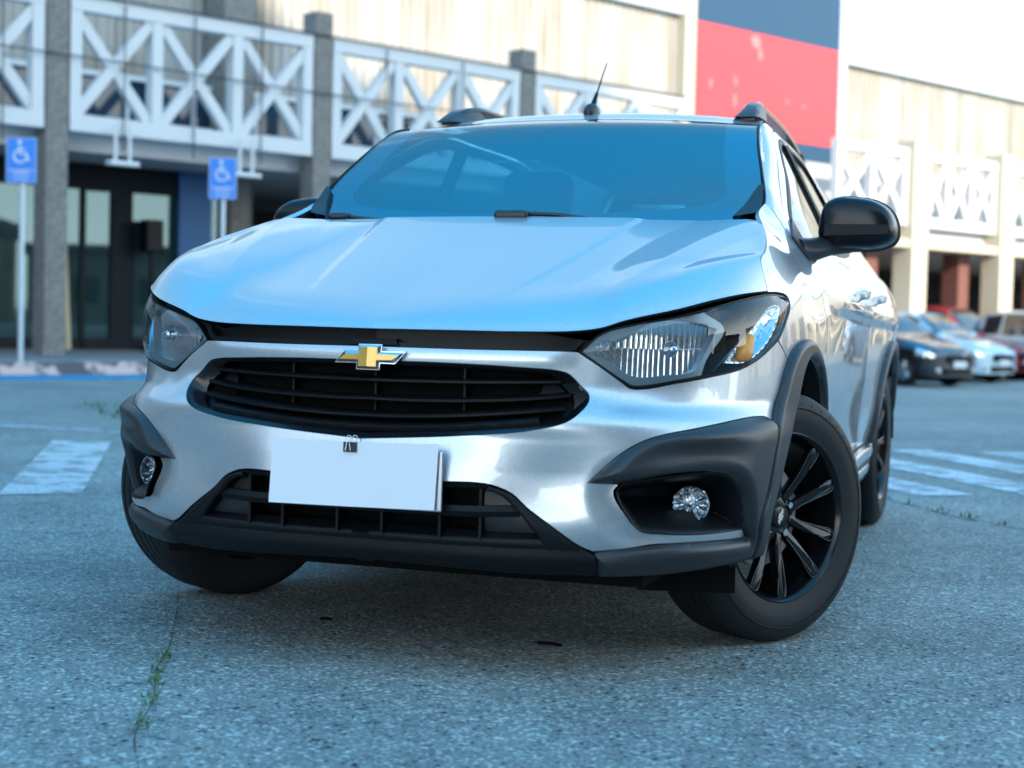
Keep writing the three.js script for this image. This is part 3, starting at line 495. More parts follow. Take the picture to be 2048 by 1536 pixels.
// ---- headlights
for (const side of [1, -1]) {
  const M = (g) => (side > 0 ? g : mirrorX(g)), h = group('headlight', car);
  const L = ccw(spline(OL.lens)), inn = inset(L, 0.0055);
  part('housing', M(skin(inset(L, 0.002), [], (s, y, d) => shell(s, y, d), { profile: (d) => -0.006 - 0.095 * sstep(0.0, 0.014, d), depth: 0, edge: 0.007 })), MC.smoke, h);
  part('gasket', M(skin(inset(L, 0.0015), [inset(L, 0.005)], (s, y) => shell(s, y, -0.004), { depth: 0.012, edge: 0.02 })), MC.black, h);
  part('lens', M(skin(inset(L, 0.006), [], (s, y, d) => shell(s, y, d), { profile: (d) => -0.003 + 0.012 * (1 - (1 - clamp(d / 0.055, 0, 1)) ** 2), depth: 0, edge: 0.009 })), MC.lens, h);
  const ch = ccw(spline([[0.496, 0.733], [0.518, 0.757], [0.55, 0.752], [0.619, 0.789], [0.691, 0.803], [0.744, 0.802], [0.835, 0.785, 1], [0.792, 0.726], [0.766, 0.694], [0.674, 0.681], [0.59, 0.678], [0.54, 0.705]]));
  const bzO = ccw(spline([[0.470, 0.727, 1], [0.512, 0.765], [0.566, 0.783], [0.7, 0.807], [0.79, 0.822, 1], [0.862, 0.785], [0.80, 0.715], [0.785, 0.681, 1], [0.697, 0.669], [0.622, 0.659], [0.590, 0.659], [0.572, 0.667], [0.520, 0.698]]));
  part('lamp_surround', M(skin(bzO, [ch], (s, y) => shell(s, y, -0.017), { depth: 0.03, edge: 0.012 })), MC.surround, h);
  const bulbS = 0.702, bulbY = 0.740;
  part('reflector', M(skin(ch, [], (s, y, d) => shell(s, y, d), { profile: (d, s, y) => { const r = Math.hypot(s - bulbS, (y - bulbY) * 1.2); return -0.016 - 0.034 * Math.max(0, 1 - (r / 0.21) ** 2) + (r < 0.020 ? 0 : (y < bulbY ? 0.0014 : 0.0020) * Math.abs(Math.sin(s * 190 + 1.3 * Math.sin(s * 31) + (y < bulbY ? 0.9 : 0)))) + (y < bulbY ? 0.006 : 0); }, depth: 0.02, edge: 0.0035 })), MC.chrome, h);
  const b = shell(bulbS, bulbY, -0.05), n = baseNormal(bulbS, bulbY);
  part('bulb', M(merge([new THREE.SphereGeometry(0.013, 18, 12).translate(b[0] + n[0] * 0.012, b[1], b[2] + n[2] * 0.012), cyl([b[0] - n[0] * 0.02, b[1], b[2] - n[2] * 0.02], [b[0] + n[0] * 0.012, b[1], b[2] + n[2] * 0.012], 0.013)])), MC.satin, h);
  const pos2 = shell(0.985, 0.752, -0.034);
  part('indicator_reflector', M(skin(ccw(spline([[0.865, 0.708, 1], [0.93, 0.762], [1.03, 0.812], [1.13, 0.845], [1.19, 0.842], [1.13, 0.785], [1.05, 0.738], [0.96, 0.710]])), [], (s, y, d) => shell(s, y, d), { profile: (d, s) => -0.020 - 0.03 * sstep(0, 0.03, d) + 0.002 * Math.abs(Math.sin(s * 120)), depth: 0.01, edge: 0.006 })), MC.chrome, h);
  const a = shell(0.960, 0.730, -0.022), a2 = shell(0.995, 0.768, -0.026);
  part('indicator_bulb', M(merge([cyl(a, a2, 0.021, 0.012, 14), new THREE.SphereGeometry(0.021, 16, 10).translate(...a)])), MC.amber, h, 'amber turn signal bulb');
  const dv = []; for (let i = 0; i <= 20; i++) { const t = i / 20, s = mix(0.822, 1.06, t), y = mix(0.690, 0.832, Math.pow(t, 0.85)), p = shell(s, y, -0.014); dv.push({ p, x: baseNormal(s, y), y: norm3([0.25, 0.9, 0.3]) }); }
  part('divider', M(sweep(dv, [[-0.03, -0.004], [0.004, -0.003], [0.004, 0.003], [-0.03, 0.004]])), MC.satin, h);
}
// ---- door mirrors
for (const side of [1, -1]) {
  const M = (g) => (side > 0 ? g : mirrorX(g)), m = group('door_mirror', car, [side > 0 ? 0.006 : 0.035, 0, -0.09]);
  const outl = spline([[0.800, 1.150], [0.832, 1.170], [0.883, 1.170], [0.946, 1.158], [0.984, 1.132], [1.004, 1.083], [0.998, 1.046], [0.964, 1.027], [0.888, 1.020], [0.815, 1.022], [0.785, 1.050], [0.786, 1.105]].reverse());
  const inflate = (g, zc) => { const p = g.attributes.position; return g; };
  const cx = 0.893, cy = 1.093, pos = [], n = 64, rings = 14, idx = [];
  const O = along([...outl, outl[0]]);
  const PR = [[1, 0], [1, 0.025], [0.992, 0.05], [0.975, 0.07], [0.945, 0.086], [0.90, 0.098], [0.82, 0.107], [0.70, 0.113], [0.55, 0.117], [0.4, 0.119], [0.25, 0.120], [0.12, 0.1205], [0.04, 0.1207], [0.01, 0.1207], [0.0001, 0.1207]];
  for (let k = 0; k <= rings; k++) { const [w, dz] = PR[k]; for (let i = 0; i < n; i++) { const p = O(i / n); pos.push(mix(cx, p[0], w), mix(cy, p[1], w), -0.60 + dz - 0.05 * (mix(cx, p[0], w) - 0.80)); } }
  for (let k = 0; k < rings; k++) for (let i = 0; i < n; i++) { const a = k * n + i, b = k * n + (i + 1) % n; idx.push(a, a + n, b, b, a + n, b + n); }
  const g = new THREE.BufferGeometry(); g.setAttribute('position', new THREE.Float32BufferAttribute(pos, 3)); g.setIndex(idx.map((_, i) => (i % 3 === 1 ? idx[i + 1] : i % 3 === 2 ? idx[i - 1] : idx[i]))); g.computeVertexNormals();
  part('mirror_housing', M(strip(g)), MC.mirror, m, 'black mirror housing');
  const rimP = Array.from({ length: 65 }, (_, i) => { const p = O(i / 64); return [p[0], p[1] , -0.603 - 0.05 * (p[0] - 0.80)]; });
  part('mirror_rim', M(tube(rimP, 0.006, 8, 120)), MC.plastic, m);
  part('mirror_glass', M(slab(outl.map((p) => [mix(cx, p[0], 0.97), mix(cy, p[1], 0.97)]), 0.006).translate(0, 0, -0.622)), MC.chrome, m);
  part('mirror_band', M(slab(ccw([[0.806, 1.052], [0.985, 1.058], [0.993, 1.072], [0.988, 1.088], [0.808, 1.088]]), 0.012, 0.003).applyMatrix4(new THREE.Matrix4().makeShear(0, -0.05, 0, 0, 0, 0)).translate(0, 0, -0.60 + 0.113 + 0.04)), MC.black, m);
  const armPath = [[0.725, 1.010, -0.40], [0.765, 1.012, -0.47], [0.82, 1.030, -0.54], [0.90, 1.040, -0.575]].map((p) => V3(...p)), cv = new THREE.CatmullRomCurve3(armPath), fr = [];
  for (let i = 0; i <= 24; i++) { const p = cv.getPoint(i / 24), t = cv.getTangent(i / 24), x = V3(0, 1, 0), y = t.clone().cross(x).normalize(); const k = mix(1.35, 0.85, i / 24); fr.push({ p: p.toArray(), x: x.multiplyScalar(k).toArray(), y: y.multiplyScalar(k).toArray() }); }
  part('mirror_arm', M(sweep(fr, Array.from({ length: 14 }, (_, i) => { const a = -i / 14 * Math.PI * 2; return [0.030 * Math.cos(a), 0.040 * Math.sin(a)]; }))), MC.plastic, m);
}
// ---- roof rails, antenna
for (const side of [1, -1]) {
  const M = (g) => (side > 0 ? g : mirrorX(g)), r = group('roof_rail', car);
  const rx = 0.505, fr = [], KY = [[-2.60, 0.0], [-2.52, 0.035], [-2.35, 0.052], [-1.35, 0.060], [-1.18, 0.058], [-1.05, 0.034], [-0.985, 0.006]];
  for (let i = 0; i <= 50; i++) { const z = mix(-0.985, -2.60, i / 50), y = lerpTable(ROOFY, z) + 0.010; fr.push({ z, y, k: lerpTable(KY, z) }); }
  const bar = fr.map((f) => ({ p: [Math.min(rx, roofW(f.z) - 0.045), f.y + f.k - 0.008, f.z], x: [1, 0, 0], y: [0, 1, 0] }));
  part('rail_bar', M(sweep(bar, [[-0.022, -0.012], [0.022, -0.012], [0.024, 0.0], [0.014, 0.011], [-0.014, 0.011], [-0.024, 0.0]].reverse())), MC.gloss, r);
  for (const [z0, z1] of [[-0.955, -1.20], [-2.42, -2.62]]) {
    const foot = []; const dir = z0 > -1.5; for (let i = 0; i <= 16; i++) { const t = i / 16, z = mix(z0, z1, t), e = Math.pow(Math.sin(Math.PI * (dir ? Math.min(1, t * 0.9 + 0.02) : 1 - t * 0.9) * 0.56), 0.8), y = lerpTable(ROOFY, z) + 0.006; foot.push({ p: [Math.min(rx, roofW(z) - 0.045), y, z], x: [mix(0.8, 1, e), 0, 0], y: [0, e, 0] }); }
    part('rail_foot', M(sweep(foot, [[-0.047, 0], [0.040, 0], [0.036, 0.032], [0.022, 0.058], [-0.016, 0.058], [-0.034, 0.036]].reverse())), MC.plastic, r);
  }
}
{
  const a = group('antenna', car, [0, 1.468, -0.97]);
  const base = new THREE.SphereGeometry(1, 20, 12).scale(0.026, 0.034, 0.048);
  part('antenna_base', base, MC.plastic, a);
  part('antenna_mast', merge([cyl([0, 0.02, -0.005], [0, 0.075, -0.055], 0.011, 0.005, 12), cyl([0, 0.075, -0.055], [0.0, 0.19, -0.165], 0.0032, 0.0018, 8)]), MC.black, a);
}
// ---- wheels
function makeWheel(steer) {
  const w = new THREE.Group(); w.name = 'wheel';
  const R = 0.3155, HW = 0.098, prof = [[0.206, -0.075], [0.212, -0.092], [0.236, -HW], [0.265, -HW - 0.004], [0.293, -0.094], [0.307, -0.084], [0.3135, -0.070]];
  const grooves = [-0.048, -0.016, 0.016, 0.048], top = []; let x = -0.070;
  for (const g of grooves) { top.push([R, g - 0.0045], [R - 0.007, g - 0.003], [R - 0.007, g + 0.003], [R, g + 0.0045]); }
  const full = [...prof, ...top, ...prof.map((p) => [p[0], -p[1]]).reverse()];
  const tyre = new THREE.LatheGeometry(full.map((p) => V2(p[0], p[1])), 120).rotateZ(-Math.PI / 2);
  { const p = tyre.attributes.position; for (let i = 0; i < p.count; i++) { const rr = Math.hypot(p.getY(i), p.getZ(i)); if (rr > 0.2965 && Math.abs(p.getX(i)) > 0.066) { const a = Math.atan2(p.getZ(i), p.getY(i)), k = Math.sin(a * 60) > 0.55 ? 0.991 : 1; p.setY(i, p.getY(i) * k); p.setZ(i, p.getZ(i) * k); } } tyre.computeVertexNormals(); }
  const t = part('tyre', toCreasedNormals(tyre, 0.6), MC.rubber, w);
  const marks = []; for (let i = 0; i < 46; i++) { const a = i / 46 * Math.PI * 2; marks.push(box(-0.0012, 0.0016, -0.007, 0.006, -0.0014, 0.0014).translate(HW - 0.003, 0.284, 0).rotateX(a)); }
  part('sidewall_ribs', merge([...marks, new THREE.TorusGeometry(0.246, 0.0016, 6, 90).rotateY(Math.PI / 2).translate(HW, 0, 0), new THREE.TorusGeometry(0.276, 0.0014, 6, 90).rotateY(Math.PI / 2).translate(HW + 0.0035, 0, 0)]), MC.rubber, t);
  const barrel = new THREE.LatheGeometry([[0.214, 0.086], [0.2155, 0.092], [0.211, 0.095], [0.205, 0.089], [0.199, 0.078], [0.195, 0.05], [0.185, -0.02], [0.19, -0.08], [0.208, -0.09]].map((p) => V2(p[0], p[1])), 80).rotateZ(-Math.PI / 2);
  const rim = part('rim', toCreasedNormals(barrel, 0.7), MC.rim, w);
  const sp = [[0.040, 0.030, 1], [0.080, 0.0345, 1], [0.125, 0.050, 1], [0.193, 0.071, 1], [0.2005, 0.043, 1], [0.150, 0.030, 1], [0.092, 0.0135, 1], [0.06, 0.008], [0.040, 0.007, 1]];
  const one = slab(ccw(spline(sp, true, 0.01)), 0.024, 0.004, [], 2);
  const toAxle = new THREE.Matrix4().makeBasis(V3(0, 1, 0), V3(0, 0, 1), V3(1, 0, 0));
  for (let k = 0; k < 5; k++) for (const sg of [1, -1]) {
    const g = one.clone(); if (sg < 0) g.applyMatrix4(new THREE.Matrix4().makeScale(1, -1, 1));
    const q = sg < 0 ? (() => { const s = strip(g); const a = s.attributes; for (const at of Object.values(a)) { const sz = at.itemSize, d = at.array; for (let i = 0; i < at.count; i += 3) for (let c = 0; c < sz; c++) { const m = (i + 1) * sz + c, o = (i + 2) * sz + c, z = d[m]; d[m] = d[o]; d[o] = z; } } return s; })() : g;
    const pp = q.attributes.position; for (let i = 0; i < pp.count; i++) { const rr = Math.hypot(pp.getX(i), pp.getY(i)); pp.setZ(i, pp.getZ(i) + mix(0.038, 0.058, sstep(0.05, 0.19, rr))); }
    const spk = part('spoke', toCreasedNormals(q.applyMatrix4(toAxle).rotateX(k * Math.PI * 2 / 5 + 0.35), 0.5), MC.rim, rim);
    const line = [[0.062, 0.031], [0.080, 0.0335], [0.125, 0.0485], [0.188, 0.0675], [0.1955, 0.0455], [0.150, 0.0315]].map(([r, t]) => { const rr = Math.hypot(r, t); return [r, t * sg, mix(0.038, 0.058, sstep(0.05, 0.19, rr)) + 0.0235]; });
    part('spoke_edge', strip(tube(line, 0.0013, 5, 40)).applyMatrix4(toAxle).rotateX(k * Math.PI * 2 / 5 + 0.35), MC.edge, spk);
  }
  part('hub', merge([new THREE.LatheGeometry([[0.0, 0.060], [0.030, 0.060], [0.052, 0.058], [0.066, 0.052], [0.072, 0.040], [0.072, 0.0]].map((p) => V2(p[0], p[1])).reverse(), 40).rotateZ(-Math.PI / 2)]), MC.rim, rim);
  const cap = part('hub_cap', new THREE.LatheGeometry([[0.0, 0.069], [0.022, 0.068], [0.028, 0.064], [0.029, 0.056]].map((p) => V2(p[0], p[1])).reverse(), 32).rotateZ(-Math.PI / 2), MC.gloss, rim);
  const bt = [[-0.021, -0.0045], [-0.0075, -0.0045], [-0.0078, -0.0085], [0.0068, -0.0085], [0.0072, -0.0045], [0.015, -0.0045], [0.021, 0.0045], [0.0075, 0.0045], [0.0078, 0.0085], [-0.0068, 0.0085], [-0.0072, 0.0045], [-0.015, 0.0045]];
  part('cap_emblem', slab(bt, 0.003, 0.0006, [], 1).rotateZ(1.15).rotateY(Math.PI / 2).translate(0.068, 0, 0), mat(0.85, 0.80, 0.62, 0.25, 0.8), rim);
  for (let k = 0; k < 4; k++) { const a = k * Math.PI / 2 + 0.55; part('lug_nut', merge([cyl([0.040, 0.050 * Math.cos(a), 0.050 * Math.sin(a)], [0.066, 0.050 * Math.cos(a), 0.050 * Math.sin(a)], 0.0095, 0.0085, 6)]), MC.chrome, rim); }
  part('brake_disc', cyl([-0.01, 0, 0], [0.008, 0, 0], 0.132, 0.132, 40), MC.steel, w);
  part('brake_caliper', box(-0.02, 0.03, -0.05, 0.05, 0.09, 0.15, 0.01), MC.deep, w);
  return w;
}
const wheel0 = makeWheel();
const STEER = -31 * Math.PI / 180;
for (const [x, z, st] of [[0.752, 0, STEER], [-0.752, 0, STEER], [0.715, -2.528, 0], [-0.715, -2.528, 0]]) {
  const w = x === 0.752 ? wheel0 : wheel0.clone(); car.add(w); w.position.set(x, 0.3155, z);
  w.rotation.set(z ? 0.4 : 0.0, st + (x < 0 ? Math.PI : 0), 0, 'YXZ');
  const ax = 0.605;
  const liner = new THREE.CylinderGeometry(0.40, 0.40, 0.30, 40, 1, true, 0, Math.PI).rotateZ(Math.PI / 2).rotateX(-Math.PI / 2 * 0).translate(Math.sign(x) * 0.665, 0.325, z);
  part('wheel_liner', merge([liner, box(Math.sign(x) * ax - 0.09 * Math.sign(x) - 0.01, Math.sign(x) * ax - 0.09 * Math.sign(x) + 0.01, 0.25, 0.74, z - 0.4, z + 0.4)]), MC.deep, car);
}
part('splash_guard', box(-0.13, 0.10, 0.165, 0.245, -0.006, 0.006).rotateY(0.25).translate(0.66, 0, 0.36), MC.deep, car);
// ---- interior seen through the glass
{
  const inn = group('interior', car);
  part('dashboard', (() => { const path = []; for (let i = 0; i <= 20; i++) { const u = i / 10 - 1; path.push({ p: [u * 0.70, 0.985 - 0.02 * u * u, -0.42 - 0.06 * u * u], x: [0, 0, 1], y: [0, 1, 0] }); } return sweep(path, [[0.20, 0.03], [0.0, 0.045], [-0.18, 0.01], [-0.25, -0.08], [-0.25, -0.35], [0.2, -0.35]]); })(), MC.dash, inn);
  for (const x of [0.34, -0.34]) {
    const s = group('seat', inn, [x, 0, -1.35]);
    part('backrest', new RoundedBoxGeometry(0.46, 0.62, 0.14, 4, 0.06).rotateX(-0.28).translate(0, 0.86, -0.02), MC.seat, s);
    part('headrest', new RoundedBoxGeometry(0.26, 0.17, 0.10, 4, 0.045).rotateX(-0.2).translate(0, 1.245, -0.12), MC.seat, s);
    part('cushion', new RoundedBoxGeometry(0.48, 0.16, 0.50, 4, 0.06).translate(0, 0.55, 0.22), MC.seat, s);
  }
  part('rear_bench', merge([new RoundedBoxGeometry(1.2, 0.55, 0.14, 4, 0.05).rotateX(-0.3).translate(0, 0.80, -2.2), ...[-0.38, 0.38].map((x) => new RoundedBoxGeometry(0.24, 0.13, 0.08, 3, 0.03).translate(x, 1.10, -2.33))]), MC.seat, inn);
  const st = group('steering_wheel', inn, [0.34, 0.93, -0.72]); st.rotation.x = -0.45;
  part('steering_rim', new THREE.TorusGeometry(0.18, 0.016, 10, 40), MC.dash, st);
  part('steering_hub', merge([cyl([0, 0, -0.03], [0, 0, 0.03], 0.07, 0.06, 20), box(-0.17, 0.17, -0.02, 0.02, -0.012, 0.012)]), MC.dash, st);
  part('interior_mirror', new RoundedBoxGeometry(0.24, 0.065, 0.03, 3, 0.014).translate(0, 1.335, -0.80), MC.black, inn);
  part('headliner', patch((a, v) => { const p = roofFn((a * 2 - 1) * 0.96, mix(0.04, 0.93, v)); return [p[0], p[1] - 0.035, p[2]]; }, 20, 20), MC.trim, inn);
  part('cabin_floor', merge([box(-0.72, 0.72, 0.30, 0.33, -3.05, -0.45), box(-0.70, 0.70, 0.33, 0.95, -3.06, -2.95)]), MC.deep, inn);
}
// ---------------------------------------------------------------- paper sheet and clip on the bumper
{
  const plate = part('plate_holder', new RoundedBoxGeometry(0.398, 0.132, 0.008, 3, 0.0035).rotateX(-0.03).translate(0.010, 0.441, 0.832), MC.satin, car);
  const ps = thing('paper_sheet', 'blank white paper sheet clipped over the number plate of the silver hatchback', 'paper', [0, 0.448, 0.846]);
  const g = new THREE.BoxGeometry(0.397, 0.142, 0.0012, 24, 10, 1), p = g.attributes.position;
  for (let i = 0; i < p.count; i++) { const x = p.getX(i), y = p.getY(i); p.setXYZ(i, x + y * 0.03, y + x * 0.014, p.getZ(i) + 0.004 * Math.cos(x * 9) - 0.05 * y - 0.010 * Math.abs(x)); }
  g.computeVertexNormals();
  part('sheet', g, mat(0.80, 0.80, 0.82, 0.75), ps);
  const cl = thing('binder_clip', 'small black binder clip with wire handles on the top edge of the white paper', 'clip', [-0.003, 0.512, 0.848]);
  part('clip_body', slab([[-0.016, -0.016], [0.016, -0.016], [0.0155, 0.006], [-0.0155, 0.006]], 0.012, 0.0008).translate(0, 0, -0.008), MC.plastic, cl);
  const wire = (x, z, tilt) => tube([[x - 0.006, -0.012, z + 0.007], [x - 0.004, 0.006, z + 0.005], [x - 0.006, 0.014, z + 0.003], [x - 0.002, 0.020, z + 0.001], [x + 0.004, 0.018, z], [x + 0.004, 0.012, z + 0.002], [x + 0.003, 0.004, z + 0.005], [x + 0.006, -0.012, z + 0.007]], 0.0009, 6, 48);
  part('wire_handle', wire(-0.002, 0.002), MC.chrome, cl); part('wire_handle', wire(0.007, -0.010), MC.chrome, cl);
}
// ---------------------------------------------------------------- ground
const CAMP = V3(1.4354, 0, 3.9935), HX = V3(-0.3217, 0, -0.9468), RX = V3(0.9468, 0, -0.3217);
const at = (X, d, y = 0) => [CAMP.x + RX.x * X + HX.x * d, y, CAMP.z + RX.z * X + HX.z * d];
const groundY = (x, z) => { const dx = x - CAMP.x, dz = z - CAMP.z, X = dx * RX.x + dz * RX.z, d = dx * HX.x + dz * HX.z; return -0.30 * sstep(10, 26, d) * sstep(-1.5, 5, X); };
const bigN = fbm(11, 5, 5), midN = fbm(23, 8, 4);
const asphaltMap = (() => {
  const n1 = valueNoise(3, 400), n2 = valueNoise(5, 230), n3 = valueNoise(9, 60), n4 = valueNoise(10, 12);
  return noiseTexture(2048, 2048, (x, y) => {
    const a = n1(x, y), b = n2(x, y), c = n3(x, y), st = sstep(0.55, 0.85, a * 0.55 + b * 0.45), pit = sstep(0.30, 0.10, a * 0.4 + b * 0.6);
    const v = 0.53 + 0.05 * (c - 0.5) + 0.04 * (n4(x, y) - 0.5) + 0.20 * st - 0.34 * pit + 0.14 * (a - 0.5);
    return [v * 1.0, v * 1.03, v * 1.0];
  }, true);
})();
const asphaltBump = (() => { const n1 = valueNoise(3, 400), n2 = valueNoise(5, 230); return noiseTexture(2048, 2048, (x, y) => { const a = n1(x, y), b = n2(x, y); return 0.5 * a + 0.5 * b; }); })();
for (const t of [asphaltMap, asphaltBump]) t.repeat.set(1 / 2.4, 1 / 2.4);
const asphalt = mat(1, 1, 1, 0.78, 0, { map: asphaltMap, bumpMap: asphaltBump, bumpScale: 0.004, vertexColors: true, specularIntensity: 0.6 });
{
  const ax = (n, near, far) => { const o = []; for (let i = -n; i <= n; i++) { const t = i / n; o.push(Math.sign(t) * (near * Math.abs(t) + far * Math.pow(Math.abs(t), 6))); } return o; };
  const X = ax(170, 22, 300), Z = ax(170, 22, 300), pos = [], uv = [], col = [], idx = [], n = X.length;
  for (const z0 of Z) for (const x0 of X) {
    const x = x0, z = z0 - 4; pos.push(x, groundY(x, z), z); uv.push(x, z);
    const a = bigN(x / 23 + 0.3, z / 23), b = midN(x / 7, z / 7), w = midN(x / 1.9 + 0.4, z / 1.9); let v = 0.86 + 0.5 * (a - 0.5) + 0.35 * (b - 0.5) + 0.22 * (w - 0.5);
    v *= 1 - 0.25 * bump((x + 0.9) / 1.2) * bump((z + 0.2) / 0.9);                 // oil-darkened patch where cars stand
    col.push(v, v * 1.0, v * 0.99);
  }
  for (let j = 0; j + 1 < n; j++) for (let i = 0; i + 1 < n; i++) { const a = j * n + i, b = a + 1, c = a + n, d = c + 1; idx.push(a, c, b, b, c, d); }
  const g = new THREE.BufferGeometry(); g.setIndex(idx);
  g.setAttribute('position', new THREE.Float32BufferAttribute(pos, 3)); g.setAttribute('uv', new THREE.Float32BufferAttribute(uv, 2)); g.setAttribute('color', new THREE.Float32BufferAttribute(col, 3)); g.computeVertexNormals();
  struct('ground', g, asphalt);
}
// worn paint: a sheet of small cells, some of them worn away
const paintMap = (seed) => { const f = fbm(seed, 9, 5), s = valueNoise(seed + 7, 110), t = valueNoise(seed + 9, 50); return noiseTexture(1024, 1024, (x, y) => { const crackle = Math.abs(s(x, y) - 0.5) * 2 * 0.6 + Math.abs(t(x, y) - 0.5) * 2 * 0.4, w = f(x, y); return clamp(sstep(0.07, 0.22, crackle) * (0.45 + 0.75 * sstep(0.30, 0.58, w)), 0, 1); }); };
const wornA = paintMap(41), wornB = paintMap(52);
function marking(name, quad, color, alpha, h = 0.004) {       // quad: four ground points, in order
  const g = patch((u, v) => { const x = mix(mix(quad[0][0], quad[1][0], u), mix(quad[3][0], quad[2][0], u), v), z = mix(mix(quad[0][1], quad[1][1], u), mix(quad[3][1], quad[2][1], u), v); return [x, groundY(x, z) + h, z]; }, 8, 24, area2(quad) > 0);
  const p = g.attributes.position, nn = g.attributes.normal, q = g.attributes.uv; for (let i = 0; i < p.count; i++) { q.setXY(i, p.getX(i), p.getZ(i)); if (nn.getY(i) < 0) nn.setXYZ(i, 0, 1, 0); }
  return struct(name, g, mat(...color, 0.8, 0, { bumpMap: asphaltBump, bumpScale: 0.004, ...(alpha ? { alphaMap: alpha, alphaTest: 0, transparent: true } : {}) }));
}
{
  const u = [0.552, 0.834], v = [0.834, -0.552], P = (a, b) => [u[0] * a + v[0] * b, u[1] * a + v[1] * b];
  for (const [v0, v1, u0] of [[2.78, 3.08, -5.3], [3.36, 3.68, -5.25], [3.98, 4.29, -5.18], [4.56, 4.87, -5.04], [5.15, 5.46, -5.0], [5.75, 6.05, -5.0]]) marking('crosswalk_stripe', [P(u0, v0), P(u0, v1), P(-2.62, v1), P(-2.62, v0)], [0.60, 0.62, 0.63], wornA);
  marking('crosswalk_stripe', [[-4.18, -4.03], [-3.83, -4.11], [-2.47, -1.80], [-2.74, -1.59]], [0.52, 0.54, 0.55], wornB);
  marking('lane_line', [[-9, -4.95], [-9, -4.72], [-3.8, -4.72], [-3.8, -4.95]], [0.36, 0.38, 0.40], wornA);
}
// crack with weeds, and litter
{
  const r = rng(77), leaf = (pts, seed, n, spread, size) => {
    const q = rng(seed), cv = new THREE.CatmullRomCurve3(pts.map((p) => V3(p[0], 0, p[1]))), gs = [];
    for (let i = 0; i < n; i++) {
      const t = q(), c = cv.getPoint(t), dens = 0.5 + 0.5 * Math.sin(t * 31 + seed); if (q() > dens * 0.9 + 0.1) continue;
      const x = c.x + (q() - 0.5) * spread, z = c.z + (q() - 0.5) * spread, h = size * (0.4 + q()), w = h * 0.28, a = q() * 6.28, tilt = 0.3 + q() * 1.0;
      const s = new THREE.Shape([V2(0, 0), V2(w * 0.5, h * 0.4), V2(0, h), V2(-w * 0.5, h * 0.4)]);
      gs.push(new THREE.ShapeGeometry(s).rotateX(tilt).rotateY(a).translate(x, groundY(x, z) + 0.001, z));
    }
    return merge(gs);
  };
  const weedM = mat(0.07, 0.16, 0.03, 0.7, 0, { side: THREE.DoubleSide, transmission: 0.3, thickness: 0 }), weedM2 = mat(0.03, 0.075, 0.02, 0.8, 0, { side: THREE.DoubleSide });
  tag(part(numbered('weeds'), leaf([[-0.48, 0.80], [-0.41, 0.96], [-0.34, 1.08], [-0.25, 1.24], [-0.15, 1.46]], 5, 420, 0.035, 0.014), weedM, scene), 'small green weeds in the crack in front of the hatchback', 'weeds', null, 'stuff');
  tag(part(numbered('weeds'), leaf([[-5.9, -7.05], [-5.3, -6.4], [-4.85, -5.85]], 8, 150, 0.22, 0.06), weedM, scene), 'green weed clumps on the asphalt behind the left side of the hatchback', 'weeds', null, 'stuff');
  tag(part(numbered('weeds'), leaf([[0.72, -3.49], [0.91, -3.24], [1.06, -2.98], [1.24, -2.78], [1.7, -2.2]], 14, 90, 0.05, 0.035), weedM2, scene), 'thin line of weeds in a joint behind the rear wheel', 'weeds', null, 'stuff');
  const crack = (pts, w) => { const cv = new THREE.CatmullRomCurve3(pts.map((p) => V3(p[0], 0, p[1]))), q = rng(91); return patch((a, b) => { const p = cv.getPoint(b), t = cv.getTangent(b), k = (a - 0.5) * w * (0.6 + 0.4 * Math.sin(b * 60) * Math.sin(b * 23)); return [p.x - t.z * k, groundY(p.x, p.z) + 0.004, p.z + t.x * k]; }, 1, 120, true); };
  const cm = mat(0.06, 0.062, 0.06, 0.95);
  struct('crack', crack([[-0.75, 0.30], [-0.48, 0.80], [-0.41, 0.96], [-0.34, 1.08], [-0.25, 1.24], [-0.15, 1.46], [0.05, 1.75]], 0.004), cm);
  struct('crack', crack([[0.5, -3.75], [0.74, -3.47], [0.91, -3.24], [1.06, -2.98], [1.24, -2.78], [1.9, -2.0]], 0.014), cm);
  const twig = (pos, ry, L, label) => { const t = thing('twig', label, 'twig', pos, ry); part('stick', tube([[-L / 2, 0.004, 0], [-L / 5, 0.006, 0.003], [L / 5, 0.005, -0.003], [L / 2, 0.004, 0.001]], 0.0038, 7, 20), MC.deep, t); };
  twig([0.305, 0, 0.335], -0.12, 0.062, 'dark twig lying on the asphalt in front of the left front wheel');
  twig([-0.32, 0, 0.285], 0.1, 0.03, 'tiny dark twig on the asphalt below the middle of the bumper');
  const straw = thing('straw', 'pale dry straw lying on the asphalt left of the crack', 'straw', [-0.46, 0.001, 1.42], 0.35); part('stalk', tube([[-0.02, 0.002, 0], [0, 0.003, 0.001], [0.022, 0.002, 0]], 0.0012, 6, 10), mat(0.45, 0.42, 0.36, 0.8), straw);
}
